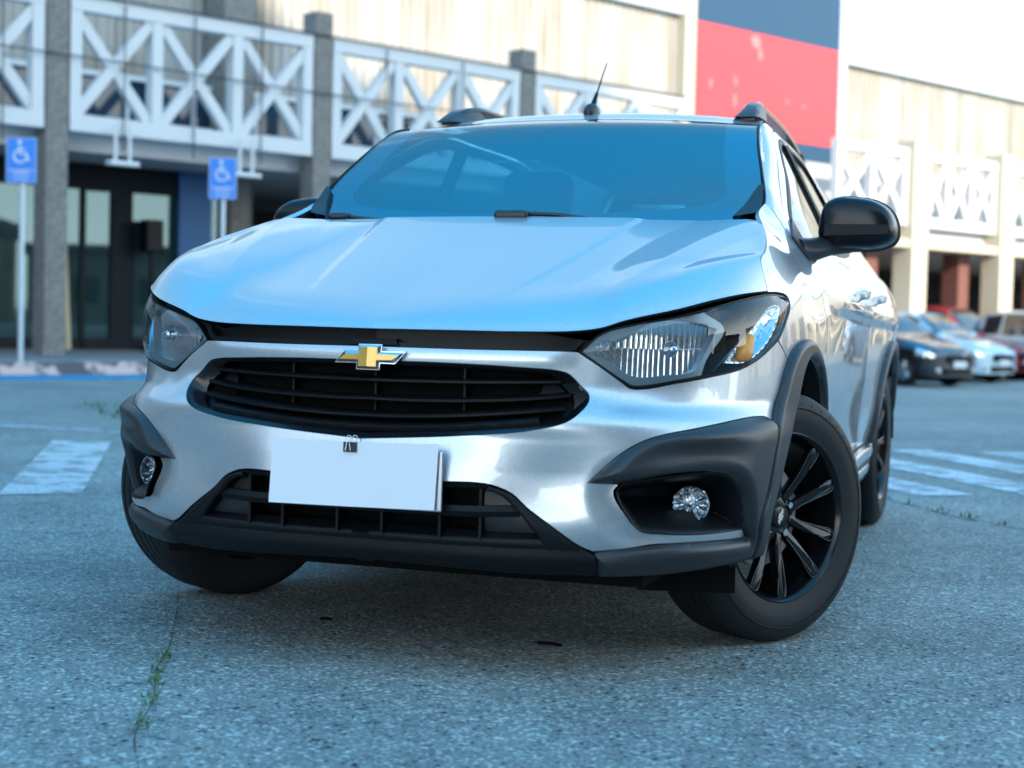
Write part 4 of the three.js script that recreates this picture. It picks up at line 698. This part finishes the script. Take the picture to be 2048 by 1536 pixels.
// ---------------------------------------------------------------- the mall: local x along the front, z out of it
const FAC = { pos: [-11.587, 0, -14.50], ry: 61.28 * Math.PI / 180 };
const facX = V3(0.4805, 0, -0.8768), facZ = V3(0.8768, 0, 0.4805);
const facW = (x, z, y = 0) => [FAC.pos[0] + facX.x * x + facZ.x * z, y, FAC.pos[2] + facX.z * x + facZ.z * z];
const MB = {
  white: mat(0.57, 0.585, 0.59, 0.6), fascia: mat(0.50, 0.51, 0.53, 0.65), cream: mat(0.50, 0.455, 0.35, 0.7), darkwall: mat(0.03, 0.035, 0.04, 0.8),
  glass: mat(0.055, 0.125, 0.135, 0.02, 0.55, { transmission: 1, thickness: 0, ior: 1.5 }), mull: mat(0.010, 0.012, 0.015, 0.6, 0, { specularIntensity: 0.3 }), blue: mat(0.012, 0.11, 0.28, 0.5), tblue: mat(0.004, 0.045, 0.10, 0.6), red: mat(0.55, 0.044, 0.056, 0.6),
  wire: mat(0.03, 0.03, 0.035, 0.6), winglass: mat(0.012, 0.03, 0.05, 0.05), floor: mat(0.10, 0.10, 0.10, 0.6), redcol: mat(0.17, 0.07, 0.06, 0.7), oldwood: mat(0.5, 0.42, 0.26, 0.7),
};
const concrete = (() => { const f = fbm(31, 24, 4), s = valueNoise(33, 160); const t = noiseTexture(512, 512, (x, y) => { const v = 0.46 + 0.2 * (f(x, y) - 0.5) + 0.25 * (s(x, y) - 0.5); return [v * 1.02, v, v * 0.96]; }, true); return mat(1, 1, 1, 0.9, 0, { map: t, bumpMap: t, bumpScale: 0.01 }); })();
const rust = (() => { const v1 = valueNoise(61, 24), v2 = valueNoise(62, 70), v3 = fbm(63, 6, 4); const t = noiseTexture(1024, 256, (x, y) => { const st = Math.pow(v1(x, 0.1) * 0.55 + v2(x, 0.3 + y * 0.06) * 0.45, 2.2), k = clamp(st * (0.45 + 1.1 * v3(x, y)) * 1.25, 0, 1); return [mix(0.63, 0.55, k), mix(0.635, 0.51, k), mix(0.62, 0.45, k)]; }, true); t.repeat.set(1 / 14, 1 / 5); return mat(1, 1, 1, 0.65, 0, { map: t }); })();
const mall = thing('shopping_mall', 'long pale shopping mall with white X-braced gallery, concrete pillars and a red and blue tower', 'building', FAC.pos, FAC.ry);
const uvBox = (g) => { const o = strip(g), p = o.attributes.position, n = o.attributes.normal, u = o.attributes.uv; for (let i = 0; i < p.count; i++) { const ax = Math.abs(n.getX(i)), ay = Math.abs(n.getY(i)), az = Math.abs(n.getZ(i)); if (az >= ax && az >= ay) u.setXY(i, p.getX(i), p.getY(i)); else if (ax >= ay) u.setXY(i, p.getZ(i), p.getY(i)); else u.setXY(i, p.getX(i), p.getZ(i)); } return o; };
const corrugated = (x0, x1, y0, y1, z, pitch = 0.20, dp = 0.035) => {
  const pos = [], uv = [], idx = []; let k = 0; const prof = [[0, 0], [0.5, 0], [0.6, 1], [0.9, 1], [1, 0]];
  for (let x = x0; x < x1; x += pitch) for (const [a, b] of prof.slice(0, 4)) { const px = Math.min(x1, x + a * pitch); pos.push(px, y0, z + b * dp, px, y1, z + b * dp); uv.push(px, y0, px, y1); k++; }
  for (let i = 0; i + 1 < k; i++) idx.push(2 * i, 2 * i + 2, 2 * i + 1, 2 * i + 1, 2 * i + 2, 2 * i + 3);
  const g = new THREE.BufferGeometry(); g.setIndex(idx); g.setAttribute('position', new THREE.Float32BufferAttribute(pos, 3)); g.setAttribute('uv', new THREE.Float32BufferAttribute(uv, 2)); const o = g.toNonIndexed(); o.computeVertexNormals(); return o;
};
// upper walls, roof edge, body of the building
for (let x = -40; x < 16; x += 2.66) part('wall_panel', corrugated(x, Math.min(16.01, x + 2.655), 4.55, 7.50, -3.0), rust, mall);
for (let x = 22; x < 60; x += 2.66) part('wall_panel', corrugated(x, x + 2.655, 4.55, 7.2, -3.0), rust, mall);
part('roof_edge', merge([box(-40, 16.01, 7.50, 7.80, -3.25, -2.80), box(21.96, 61, 7.2, 7.42, -3.25, -2.80)]), mat(0.40, 0.46, 0.47, 0.5), mall);
part('building_body', merge([box(-40, 16.3, 5.0, 7.45, -30, -3.1), box(21.97, 61, 5.0, 7.15, -30, -3.1)]), MB.fascia, mall);
part('gallery_floor', merge([box(-40, 17.6, 3.02, 3.30, -9, -0.35), box(17.7, 61, 2.62, 3.25, -9, -0.35)]), MB.fascia, mall);
part('fascia_band', merge([box(-40, 17.6, 3.0, 3.34, -0.345, -0.25), box(17.7, 61, 2.82, 3.34, -0.345, -0.22)]), MB.fascia, mall);
part('back_wall', merge([box(-40, 61, 0, 5.0, -9.2, -9.0), box(-40, 61, 4.4, 4.55, -9, -2.95)]), MB.darkwall, mall);
part('ground_floor', box(-40, 61, -0.2, 0.17, -9, -1.6), MB.floor, mall);
// first floor windows behind the gallery
const winBand = (x0, x1, n) => { for (let i = 0; i < n; i++) { const a = mix(x0, x1, i / n), b = mix(x0, x1, (i + 1) / n); const w = part('window', merge([box(a, b, 3.32, 3.40, -2.75, -2.65), box(a, b, 4.47, 4.55, -2.75, -2.65), box(a, a + 0.06, 3.4, 4.47, -2.75, -2.65), box(a, b, 3.78, 3.84, -2.74, -2.66)]), MB.white, mall); part('pane', box(a + 0.06, b, 3.40, 4.47, -2.72, -2.70), MB.winglass, w); } };
winBand(-18, 6.2, 20); winBand(6.2, 15.8, 7); part('gallery_wall', box(18, 61, 3.3, 4.5, -1.7, -1.6), mat(0.42, 0.42, 0.41, 0.7), mall);
part('gallery_column', uvBox(box(4.15, 4.75, 0.16, 7.6, -2.9, -2.3)), concrete, mall);
// pillars
const pillarXs = [-17.6, -13.2, -8.8, -4.4, 0, 4.40, 8.72];
for (const x of pillarXs) part('pillar', uvBox(box(x - 0.16, x + 0.16, 0.0, x > 3 ? 5.45 : 5.9, -0.18, 0.16)), concrete, mall);
for (let i = 0; i < 8; i++) { const x = 20.75 + i * 3.72; part('pillar', box(x - 0.30, x + 0.30, -0.5, 5.0, -0.25, 0.25), MB.cream, mall); }
// gallery trusses
function truss(x0, x1, n, z = 0.06, y0 = 3.34, y1 = 4.98) {
  const w = 0.17, d = 0.10, t = part('truss_chord', box(x0, x1, y0 - 0.11, y0 + 0.11, z - d, z + d), MB.white, mall); part('truss_chord', box(x0, x1, y1 - 0.10, y1 + 0.10, z - d, z + d), MB.white, mall);
  for (let i = 0; i <= n; i++) { const x = clamp(mix(x0, x1, i / n), x0 + w / 2, x1 - w / 2); part('truss_post', box(x - w / 2, x + w / 2, y0 + 0.112, y1 - 0.102, z - d * 0.9, z + d * 0.9), MB.white, mall); }
  for (let i = 0; i < n; i++) { const a = mix(x0, x1, i / n) + 0.05, b = mix(x0, x1, (i + 1) / n) - 0.05; part('truss_diagonal', beam([a, y0 + 0.06, z + 0.01], [b, y1 - 0.06, z + 0.01], 0.12, 0.15), MB.white, mall); part('truss_diagonal', beam([a, y1 - 0.06, z - 0.012], [b, y0 + 0.06, z - 0.012], 0.12, 0.15), MB.white, mall); }
}
for (let i = 0; i < pillarXs.length; i++) { const a = pillarXs[i] + 0.19, b = (pillarXs[i + 1] ?? 13.1) - 0.19; truss(a, b, 3); }
for (let i = 0; i < 7; i++) truss(20.75 + i * 3.72 + 0.32, 20.75 + (i + 1) * 3.72 - 0.32, 3, 0.0, 3.22, 4.72);
truss(17.8, 20.43, 2, 0.0, 3.22, 4.72);
part('beam', box(17.7, 47, 2.62, 2.80, -0.30, 0.18), MB.cream, mall);
part('cable', merge([tube([[-17, 4.23, 0.22], [0, 4.24, 0.22], [4.4, 4.2, 0.22], [12.8, 4.25, 0.22]], 0.012, 5, 40), ...[-3.2, -0.8, 0.98, 2.1, 3.25, 5.6, 7.2].map((x) => cyl([x, 3.0, 0.20], [x, 5.05, 0.20], 0.011, 0.011, 5)), tube([[-17, 5.10, 0.2], [12.8, 5.09, 0.2]], 0.016, 5, 4)]), MB.wire, mall);
// ground floor shop front
part('header', box(-30, 4.15, 2.62, 3.0, -2.1, -1.95), MB.mull, mall);
for (let i = 0; i < 14; i++) { const a = -30 + i * 2.42; const w = part('shop_window', merge([box(a, a + 0.08, 0.17, 2.62, -2.06, -1.96), box(a, a + 2.42, 0.17, 0.34, -2.06, -1.96)]), MB.mull, mall); if (a + 2.42 < 4) part('pane', box(a + 0.085, a + 2.415, 0.345, 2.615, -2.02, -2.0), MB.glass, w); }
part('shop_column', box(1.97, 2.33, 0.17, 2.62, -2.05, -1.955), MB.mull, mall);
part('blue_panel', box(3.12, 3.72, 0.17, 3.0, -2.04, -1.90), MB.blue, mall);
part('shop_column', uvBox(box(4.0, 4.35, 0.17, 3.0, -2.0, -1.8)), concrete, mall);
part('inner_partition', merge([box(4.4, 4.6, 0.17, 3.0, -6, -2.2), box(9, 9.2, 0.17, 3.0, -6, -2.2), box(-30, 4, 0.17, 2.9, -6.2, -6.0)]), mat(0.10, 0.13, 0.14, 0.7), mall);
part('shelf', merge([0.7, 1.2, 1.7, 2.2].flatMap((y) => [box(4.7, 8.9, y, y + 0.05, -5.6, -5.1), box(18.5, 40, y, y + 0.06, -7.6, -7.1)])), MB.mull, mall);
for (const x of [20.05, 23.85, 27.6]) part('red_post', box(x - 0.35, x + 0.1, -0.4, 2.62, -0.9, -0.45), MB.redcol, mall);
// tower with its bands
for (const [n, m, y0, y1, dz] of [['tower_band', MB.tblue, 7.42, 12.5, 0], ['tower_band', MB.red, 5.10, 7.415, 0.002], ['tower_band', MB.tblue, -0.4, 5.095, 0]]) part(n, box(16.36, 21.55, y0, y1, -3.05, -2.70 + dz), m, mall, m === MB.red ? 'faded red band' : 'dark blue band');
part('tower_trim', box(21.555, 21.95, -0.4, 12.5, -3.05, -2.75), mat(0.40, 0.44, 0.48, 0.6), mall);
{ const q = rng(19), pm = mat(0.60, 0.16, 0.17, 0.7); for (const [x, y, w, h] of [[18.4, 7.22, 0.42, 0.34], [18.55, 6.95, 0.18, 0.4], [16.85, 6.1, 0.12, 0.34], [17.7, 6.25, 0.12, 0.24], [17.7, 5.8, 0.14, 0.36], [19.6, 6.0, 0.14, 0.12], [20.2, 5.95, 0.16, 0.10]]) part('peeled_patch', slab(ccw(Array.from({ length: 9 }, (_, i) => { const a = i / 9 * 6.28, r = 0.6 + 0.5 * q(); return [x + Math.cos(a) * w * 0.5 * r, y + Math.sin(a) * h * 0.5 * r]; })), 0.004).translate(0, 0, -2.697), pm, mall); }
part('tower_edge', box(16.02, 16.355, 4.55, 12.5, -2.99, -2.72), MB.cream, mall);
// floodlight brackets under the gallery
for (const [x, lab] of [[0.90, 'white floodlight bracket hanging under the gallery, nearest the left signpost'], [2.92, 'white floodlight bracket hanging under the gallery, beside the second sign']]) {
  const t = thing('floodlight_bracket', lab, 'lamp bracket', facW(x, 0.30), FAC.ry);
  part('hanger', merge([box(-0.12, -0.08, 2.86, 3.35, -0.02, 0.02), box(0.10, 0.14, 2.86, 3.35, -0.02, 0.02)]), MB.white, t);
  part('lamp_bar', box(-0.22, 0.24, 2.79, 2.86, -0.07, 0.09, 0.02), MB.white, t);
}
{ const t = thing('leaning_pole', 'thin pale pole leaning against the shop glass right of the leftmost pillar', 'pole', facW(1.12, -1.85), FAC.ry); part('pole', cyl([0.10, 0.17, 0], [0.0, 2.75, -0.08], 0.042, 0.038, 10), MB.oldwood, t); }
{ const t = thing('loudspeaker', 'black loudspeaker on a stand in front of the shop glass, left of the blue panel', 'loudspeaker', facW(2.52, -1.7), FAC.ry); part('cabinet', box(-0.15, 0.15, 1.70, 2.20, -0.12, 0.12, 0.03), MC.black, t); part('stand_pole', cyl([0, 0.17, 0], [0, 1.75, 0], 0.03), MC.black, t); part('stand_base', cyl([0, 0.17, 0], [0, 0.21, 0], 0.22, 0.18), MC.black, t); }
// pavement, kerb, blue bay strip
{
  const L = (x0, x1, y0, y1, z0, z1) => box(x0, x1, y0, y1, z0, z1).rotateY(FAC.ry).translate(...FAC.pos);
  struct('pavement', L(-40, 12.5, -0.1, 0.15, -1.6, 2.62), mat(0.16, 0.17, 0.18, 0.85));
  const kb = fbm(71, 5, 4), kt = noiseTexture(512, 64, (x, y) => { const k = sstep(0.42, 0.56, kb(x * 3, y)); return [mix(0.35, 0.80, k), mix(0.36, 0.72, k), mix(0.36, 0.70, k)]; }, true); kt.repeat.set(0.25, 1);
  struct('kerb', uvBox(box(-40, 12.5, -0.1, 0.16, 2.625, 2.80)).rotateY(FAC.ry).translate(...FAC.pos), mat(1, 1, 1, 0.8, 0, { map: kt }));
  const q = (x0, x1, z0, z1) => [facW(x0, z0), facW(x1, z0), facW(x1, z1), facW(x0, z1)].map((p) => [p[0], p[2]]);
  marking('blue_bay_strip', q(-14, 6, 2.85, 4.05), [0.01, 0.20, 0.38], null);
  marking('bay_line', q(-14, 6, 4.10, 4.28), [0.42, 0.45, 0.47], wornA);
}
// disabled-parking signs
{
  const font = await new FontLoader().loadAsync('fonts/droid/droid_sans_bold.typeface.json');
  const blue = mat(0.004, 0.20, 0.68, 0.45), white = mat(0.75, 0.80, 0.85, 0.5), pole = mat(0.50, 0.58, 0.62, 0.4, 0.3);
  const build = (label, x, z) => {
    const t = thing('parking_sign', label, 'sign', facW(x, z, 0.15), FAC.ry - 0.75, 'blue disabled parking signs on the pavement');
    part('post', cyl([0, 0, 0], [0, 2.66, 0], 0.032, 0.032, 14), pole, t);
    const b = part('sign_board', new RoundedBoxGeometry(0.36, 0.54, 0.02, 3, 0.008).translate(0, 2.40, 0.045), blue, t);
    const fr = slab(spline([[-0.18, 2.15], [-0.18, 2.65], [-0.16, 2.67], [0.16, 2.67], [0.18, 2.65], [0.18, 2.15], [0.16, 2.13], [-0.16, 2.13]].map((p) => [...p, 1])), 0.006, 0.001, [spline([[-0.168, 2.15], [-0.168, 2.65], [-0.155, 2.658], [0.155, 2.658], [0.168, 2.65], [0.168, 2.15], [0.155, 2.142], [-0.155, 2.142]].map((p) => [...p, 1]))]).translate(0, 0, 0.053);
    part('sign_border', fr, mat(0.30, 0.45, 0.75, 0.4), b);
    const arcTube = []; for (let i = 0; i <= 26; i++) { const a = (100 + i * 9.2) * Math.PI / 180; arcTube.push([0.075 * Math.cos(a) - 0.012, 2.445 + 0.075 * Math.sin(a), 0.062]); }
    part('wheelchair_symbol', merge([tube(arcTube, 0.013, 6, 40), new THREE.SphereGeometry(0.026, 14, 10).scale(1, 1, 0.3).translate(-0.022, 2.612, 0.058), tube([[-0.022, 2.57, 0.06], [-0.012, 2.48, 0.06], [0.055, 2.478, 0.06], [0.085, 2.40, 0.06], [0.108, 2.405, 0.06]], 0.013, 6, 30), tube([[-0.016, 2.535, 0.06], [0.05, 2.532, 0.06]], 0.010, 6, 8)]), white, b);
    const txt = (s, y, h) => { const g = new TextGeometry(s, { font, size: h, depth: 0.003, curveSegments: 3 }); g.computeBoundingBox(); const w = g.boundingBox.max.x; return g.translate(-w / 2, y, 0.056); };
    part('sign_text', merge([txt('ESTACIONAMENTO', 2.268, 0.024), txt('RESERVADO', 2.235, 0.024), txt('EXCLUSIVO', 2.168, 0.024)]), white, b);
    part('sign_rule', box(-0.14, 0.14, 2.212, 2.217, 0.055, 0.058), white, b);
    return t;
  };
  build('blue disabled parking sign at the left edge, in front of the leftmost concrete pillar', -1.49, 2.29);
  build('smaller looking blue disabled parking sign just above the hood of the silver hatchback', 1.306, 2.29);
}
// ---------------------------------------------------------------- parked cars on the right
function parkedCar(name, label, X, d, turn, paint, o = {}) {
  const p = at(X, d), g = thing(name, label, 'car', [p[0], groundY(p[0], p[2]), p[2]], FAC.ry + turn), H = o.h ?? 1.5, W = 0.86;
  const st = [[0.62, 0.58, 0.60, 0.62, 0.30], [0.55, 0.76, 0.66, 0.72, 0.55], [0.40, 0.83, 0.72, 0.80, 0.66], [0.0, W, 0.80, 0.92, 0.72], [-0.42, W, 0.86, 1.02, 0.72], [-0.80, W, 0.90, H - 0.20, 0.62], [-1.15, W, 0.92, H - 0.03, 0.58], [-1.8, W, 0.94, H, 0.57], [-2.5, W, 0.97, H - 0.04, 0.55], [-2.95, 0.84, 0.98, H - 0.16, 0.50], [-3.22, 0.80, 0.95, 1.05, 0.60], [-3.32, 0.70, 0.80, 0.85, 0.5]];
  const tb = (k) => st.map((s) => [s[0], s[k]]).reverse(), T = [1, 2, 3, 4].map(tb);
  const sec = (z, u, off = 0) => { const w = lerpTable(T[0], z), yb = lerpTable(T[1], z), yr = lerpTable(T[2], z), wr = Math.min(lerpTable(T[3], z), w); const pts = [[w * 0.92, 0.20], [w * 0.985, 0.34], [w, 0.55], [w * 0.985, Math.max(0.6, yb - 0.05)], [w * 0.95, yb], [wr, yr - 0.05], [wr * 0.8, yr - 0.012], [0, yr]]; const q = clamp(u, 0, 1) * 7, i = Math.min(6, Math.floor(q)), f = q - i; return [mix(pts[i][0], pts[i + 1][0], f) + off * (i < 5 ? 1 : 0.4), mix(pts[i][1], pts[i + 1][1], f) + off * (i < 5 ? 0.3 : 1), z]; };
  const zAt = (v) => mix(0.62, -3.32, v), half = (u0, u1, z0, z1, off, nu = 8, nv = 12) => patch((u, v) => sec(mix(z0, z1, v), mix(u0, u1, u), off), nu, nv, false), panel = (...q) => both(half(...q));
  const arch = (z, y) => Math.hypot(z, y - 0.31) < 0.36 || Math.hypot(z + 2.5, y - 0.31) < 0.36;
  part('body', both(patch((u, v) => { const q = sec(zAt(v), u); if (arch(q[2], q[1])) q[0] *= 0.80; return q; }, 42, 150, false)), paint, g);
  part('front_bumper', both(patch((u, v) => { const y = mix(0.20, 0.60, v), w = lerpTable(T[0], 0.62); return [u * w, y, 0.62 + 0.10 * (1 - u * u)]; }, 10, 8)), o.bumper ?? paint, g);
  part('grille', box(-0.36, 0.36, 0.46, 0.60, 0.66, 0.735, 0.02), MC.black, g);
  part('intake', box(-0.42, 0.42, 0.24, 0.36, 0.66, 0.722, 0.02), MC.black, g);
  part('number_plate', box(-0.20, 0.20, 0.375, 0.50, 0.725, 0.745), mat(0.62, 0.64, 0.66, 0.5), g);
  for (const s of [1, -1]) { const m = (q) => (s > 0 ? q : mirrorX(q)); part('headlight', m(patch((u, v) => { const q = sec(mix(0.60, 0.32, v), mix(0.34, 0.56, u), 0.008); return q; }, 6, 6)), mat(0.75, 0.78, 0.80, 0.1, 0.6), g); part('fog_lamp', cyl([s * 0.55, 0.33, 0.55], [s * 0.55, 0.33, 0.66], 0.05, 0.05, 14), mat(0.8, 0.8, 0.8, 0.2, 0.5), g); part('door_mirror', new THREE.SphereGeometry(1, 14, 10).scale(0.11, 0.07, 0.06).translate(s * 0.97, 1.0, -0.62), paint, g); }
  part('windscreen', panel(0.74, 1, -0.46, -1.02, 0.006, 8, 8), MC.frit, g);
  for (const [a, b] of [[-0.95, -1.55], [-1.62, -2.25], [-2.32, -2.75]]) for (const s of [1, -1]) part('side_window', s > 0 ? half(0.585, 0.705, a, b, 0.006, 5, 8) : mirrorX(half(0.585, 0.705, a, b, 0.006, 5, 8)), MC.frit, g);
  part('rear_window', panel(0.74, 1, -2.98, -3.16, 0.006), MC.frit, g);
  for (const [x, z] of [[0.72, 0], [-0.72, 0], [0.72, -2.5], [-0.72, -2.5]]) { const w = group('wheel', g, [x, 0.31, z]); part('tyre', new THREE.LatheGeometry([[0.19, -0.09], [0.29, -0.095], [0.31, -0.06], [0.31, 0.06], [0.29, 0.095], [0.19, 0.09]].map((q) => V2(...q)), 40).rotateZ(-Math.PI / 2), MC.rubber, w); const rim = [cyl([-0.05, 0, 0], [0.05, 0, 0], 0.19, 0.19, 24)]; for (let k = 0; k < 5; k++) rim.push(box(-0.085, 0.085, 0.02, 0.185, -0.025, 0.025).rotateX(k * 1.2566)); part('rim', merge(rim), MC.satin, w); }
  part('underbody', box(-0.66, 0.66, 0.16, 0.30, -3.2, 0.5), MC.deep, g);
  return g;
}
const paintOf = (r, g, b) => mat(r, g, b, 0.3, 0.2, { clearcoat: 1, clearcoatRoughness: 0.04 });
parkedCar('parked_car', 'black hatchback parked right behind the hatchback, with pale headlights', 8.05, 30.6, -0.05, paintOf(0.012, 0.016, 0.025));
parkedCar('parked_car', 'pale blue hatchback parked between the black car and the grey car', 9.75, 33.4, 0.0, paintOf(0.42, 0.56, 0.64), { h: 1.48 });
parkedCar('parked_car', 'red car parked behind the pale blue hatchback, mostly hidden', 10.95, 35.6, 0.05, paintOf(0.32, 0.02, 0.03), { h: 1.64 });
parkedCar('parked_car', 'silver grey car at the right edge of the photo', 13.15, 34.6, 0.02, paintOf(0.36, 0.38, 0.42), { h: 1.58 });
// ---------------------------------------------------------------- around the lot, behind the camera and to its right
{
  const ap = V3(0.777, 0, 0.630), pp = V3(0.630, 0, -0.777), D = 40, t = thing('office_block', 'tall grey office block across the lot that throws the lot into shade', 'building', [ap.x * D, 0, ap.z * D], Math.atan2(0.777, 0.630) + Math.PI);
  const gm = mat(0.22, 0.21, 0.20, 0.8), gw = mat(0.03, 0.04, 0.05, 0.15);
  const prof = [[-26, 0], [-26, 36], [4, 36], [9.5, 31.6], [17.2, 29.6], [17.6, 26.6], [27, 26.4], [27, 0]].map((p) => [-p[0], p[1]]);
  part('wall', slab(ccw(prof), 12).translate(0, 0, -12), gm, t);
  for (let f = 0; f < 8; f++) part('window_band', box(-26, 25.5, 2 + f * 3.1, 3.5 + f * 3.1, -0.02, 0.05), gw, t);
}
{
  const t = thing('warehouse', 'cream warehouse closing the far end of the lot', 'building', [34, 0, -52], -0.23);
  part('wall', box(-26, 40, 0, 7, -12, 0), mat(0.60, 0.48, 0.30, 0.8), t);
  part('roof', box(-26.3, 40.3, 7, 7.5, -12.3, 0.4), MB.fascia, t);
  for (let i = 0; i < 9; i++) part('gate', box(-23 + i * 7, -19 + i * 7, 0, 4.2, 0.0, 0.05), i % 3 === 1 ? MB.redcol : MB.darkwall, t);
}
parkedCar('parked_car', 'red hatchback parked in the row beyond the right edge', 19.5, 30, -2.2, paintOf(0.55, 0.02, 0.03));

{
  const t = thing('annex_building', 'grey annex with dark window rows standing left of the camera', 'building', [-17, 0, 14], Math.PI / 2 + 0.06);
  part('wall', box(-24, 24, 0, 8.5, -8, 0), mat(0.20, 0.20, 0.20, 0.8), t);
  part('roof_edge', box(-24.2, 24.2, 8.5, 8.8, -8.2, 0.2), MB.fascia, t);
  for (let f = 0; f < 2; f++) for (let i = 0; i < 10; i++) part('window', box(-22.5 + i * 4.6, -19.2 + i * 4.6, 1.0 + f * 3.8, 3.4 + f * 3.8, 0.0, 0.04), MB.winglass, t);
}

for (const [x, z, w, h, m, label, roof] of [[50, -6, 9, 4.6, [0.62, 0.52, 0.30], 'cream house with a low roof across the lot', 0.9], [52, 5, 10, 5.4, [0.36, 0.05, 0.04], 'dark red house beside the cream house across the lot', 1.2], [54, -18, 12, 3.8, [0.42, 0.36, 0.28], 'tan shed at the far right of the lot', 0.6]]) {
  const t = thing('house', label, 'house', [x, 0, z], -Math.PI / 2 + 0.1);
  part('wall', box(-w / 2, w / 2, 0, h, -8, 0), mat(...m, 0.8), t);
  part('roof', box(-w / 2 - 0.3, w / 2 + 0.3, h, h + roof, -8.3, 0.3), mat(0.18, 0.12, 0.10, 0.8), t);
  for (let i = 0; i < 3; i++) part('window', box(-w / 2 + 1 + i * w / 3.4, -w / 2 + 2.4 + i * w / 3.4, 1.1, 2.6, 0.0, 0.05), MB.winglass, t);
}
renderer.render(scene, camera);
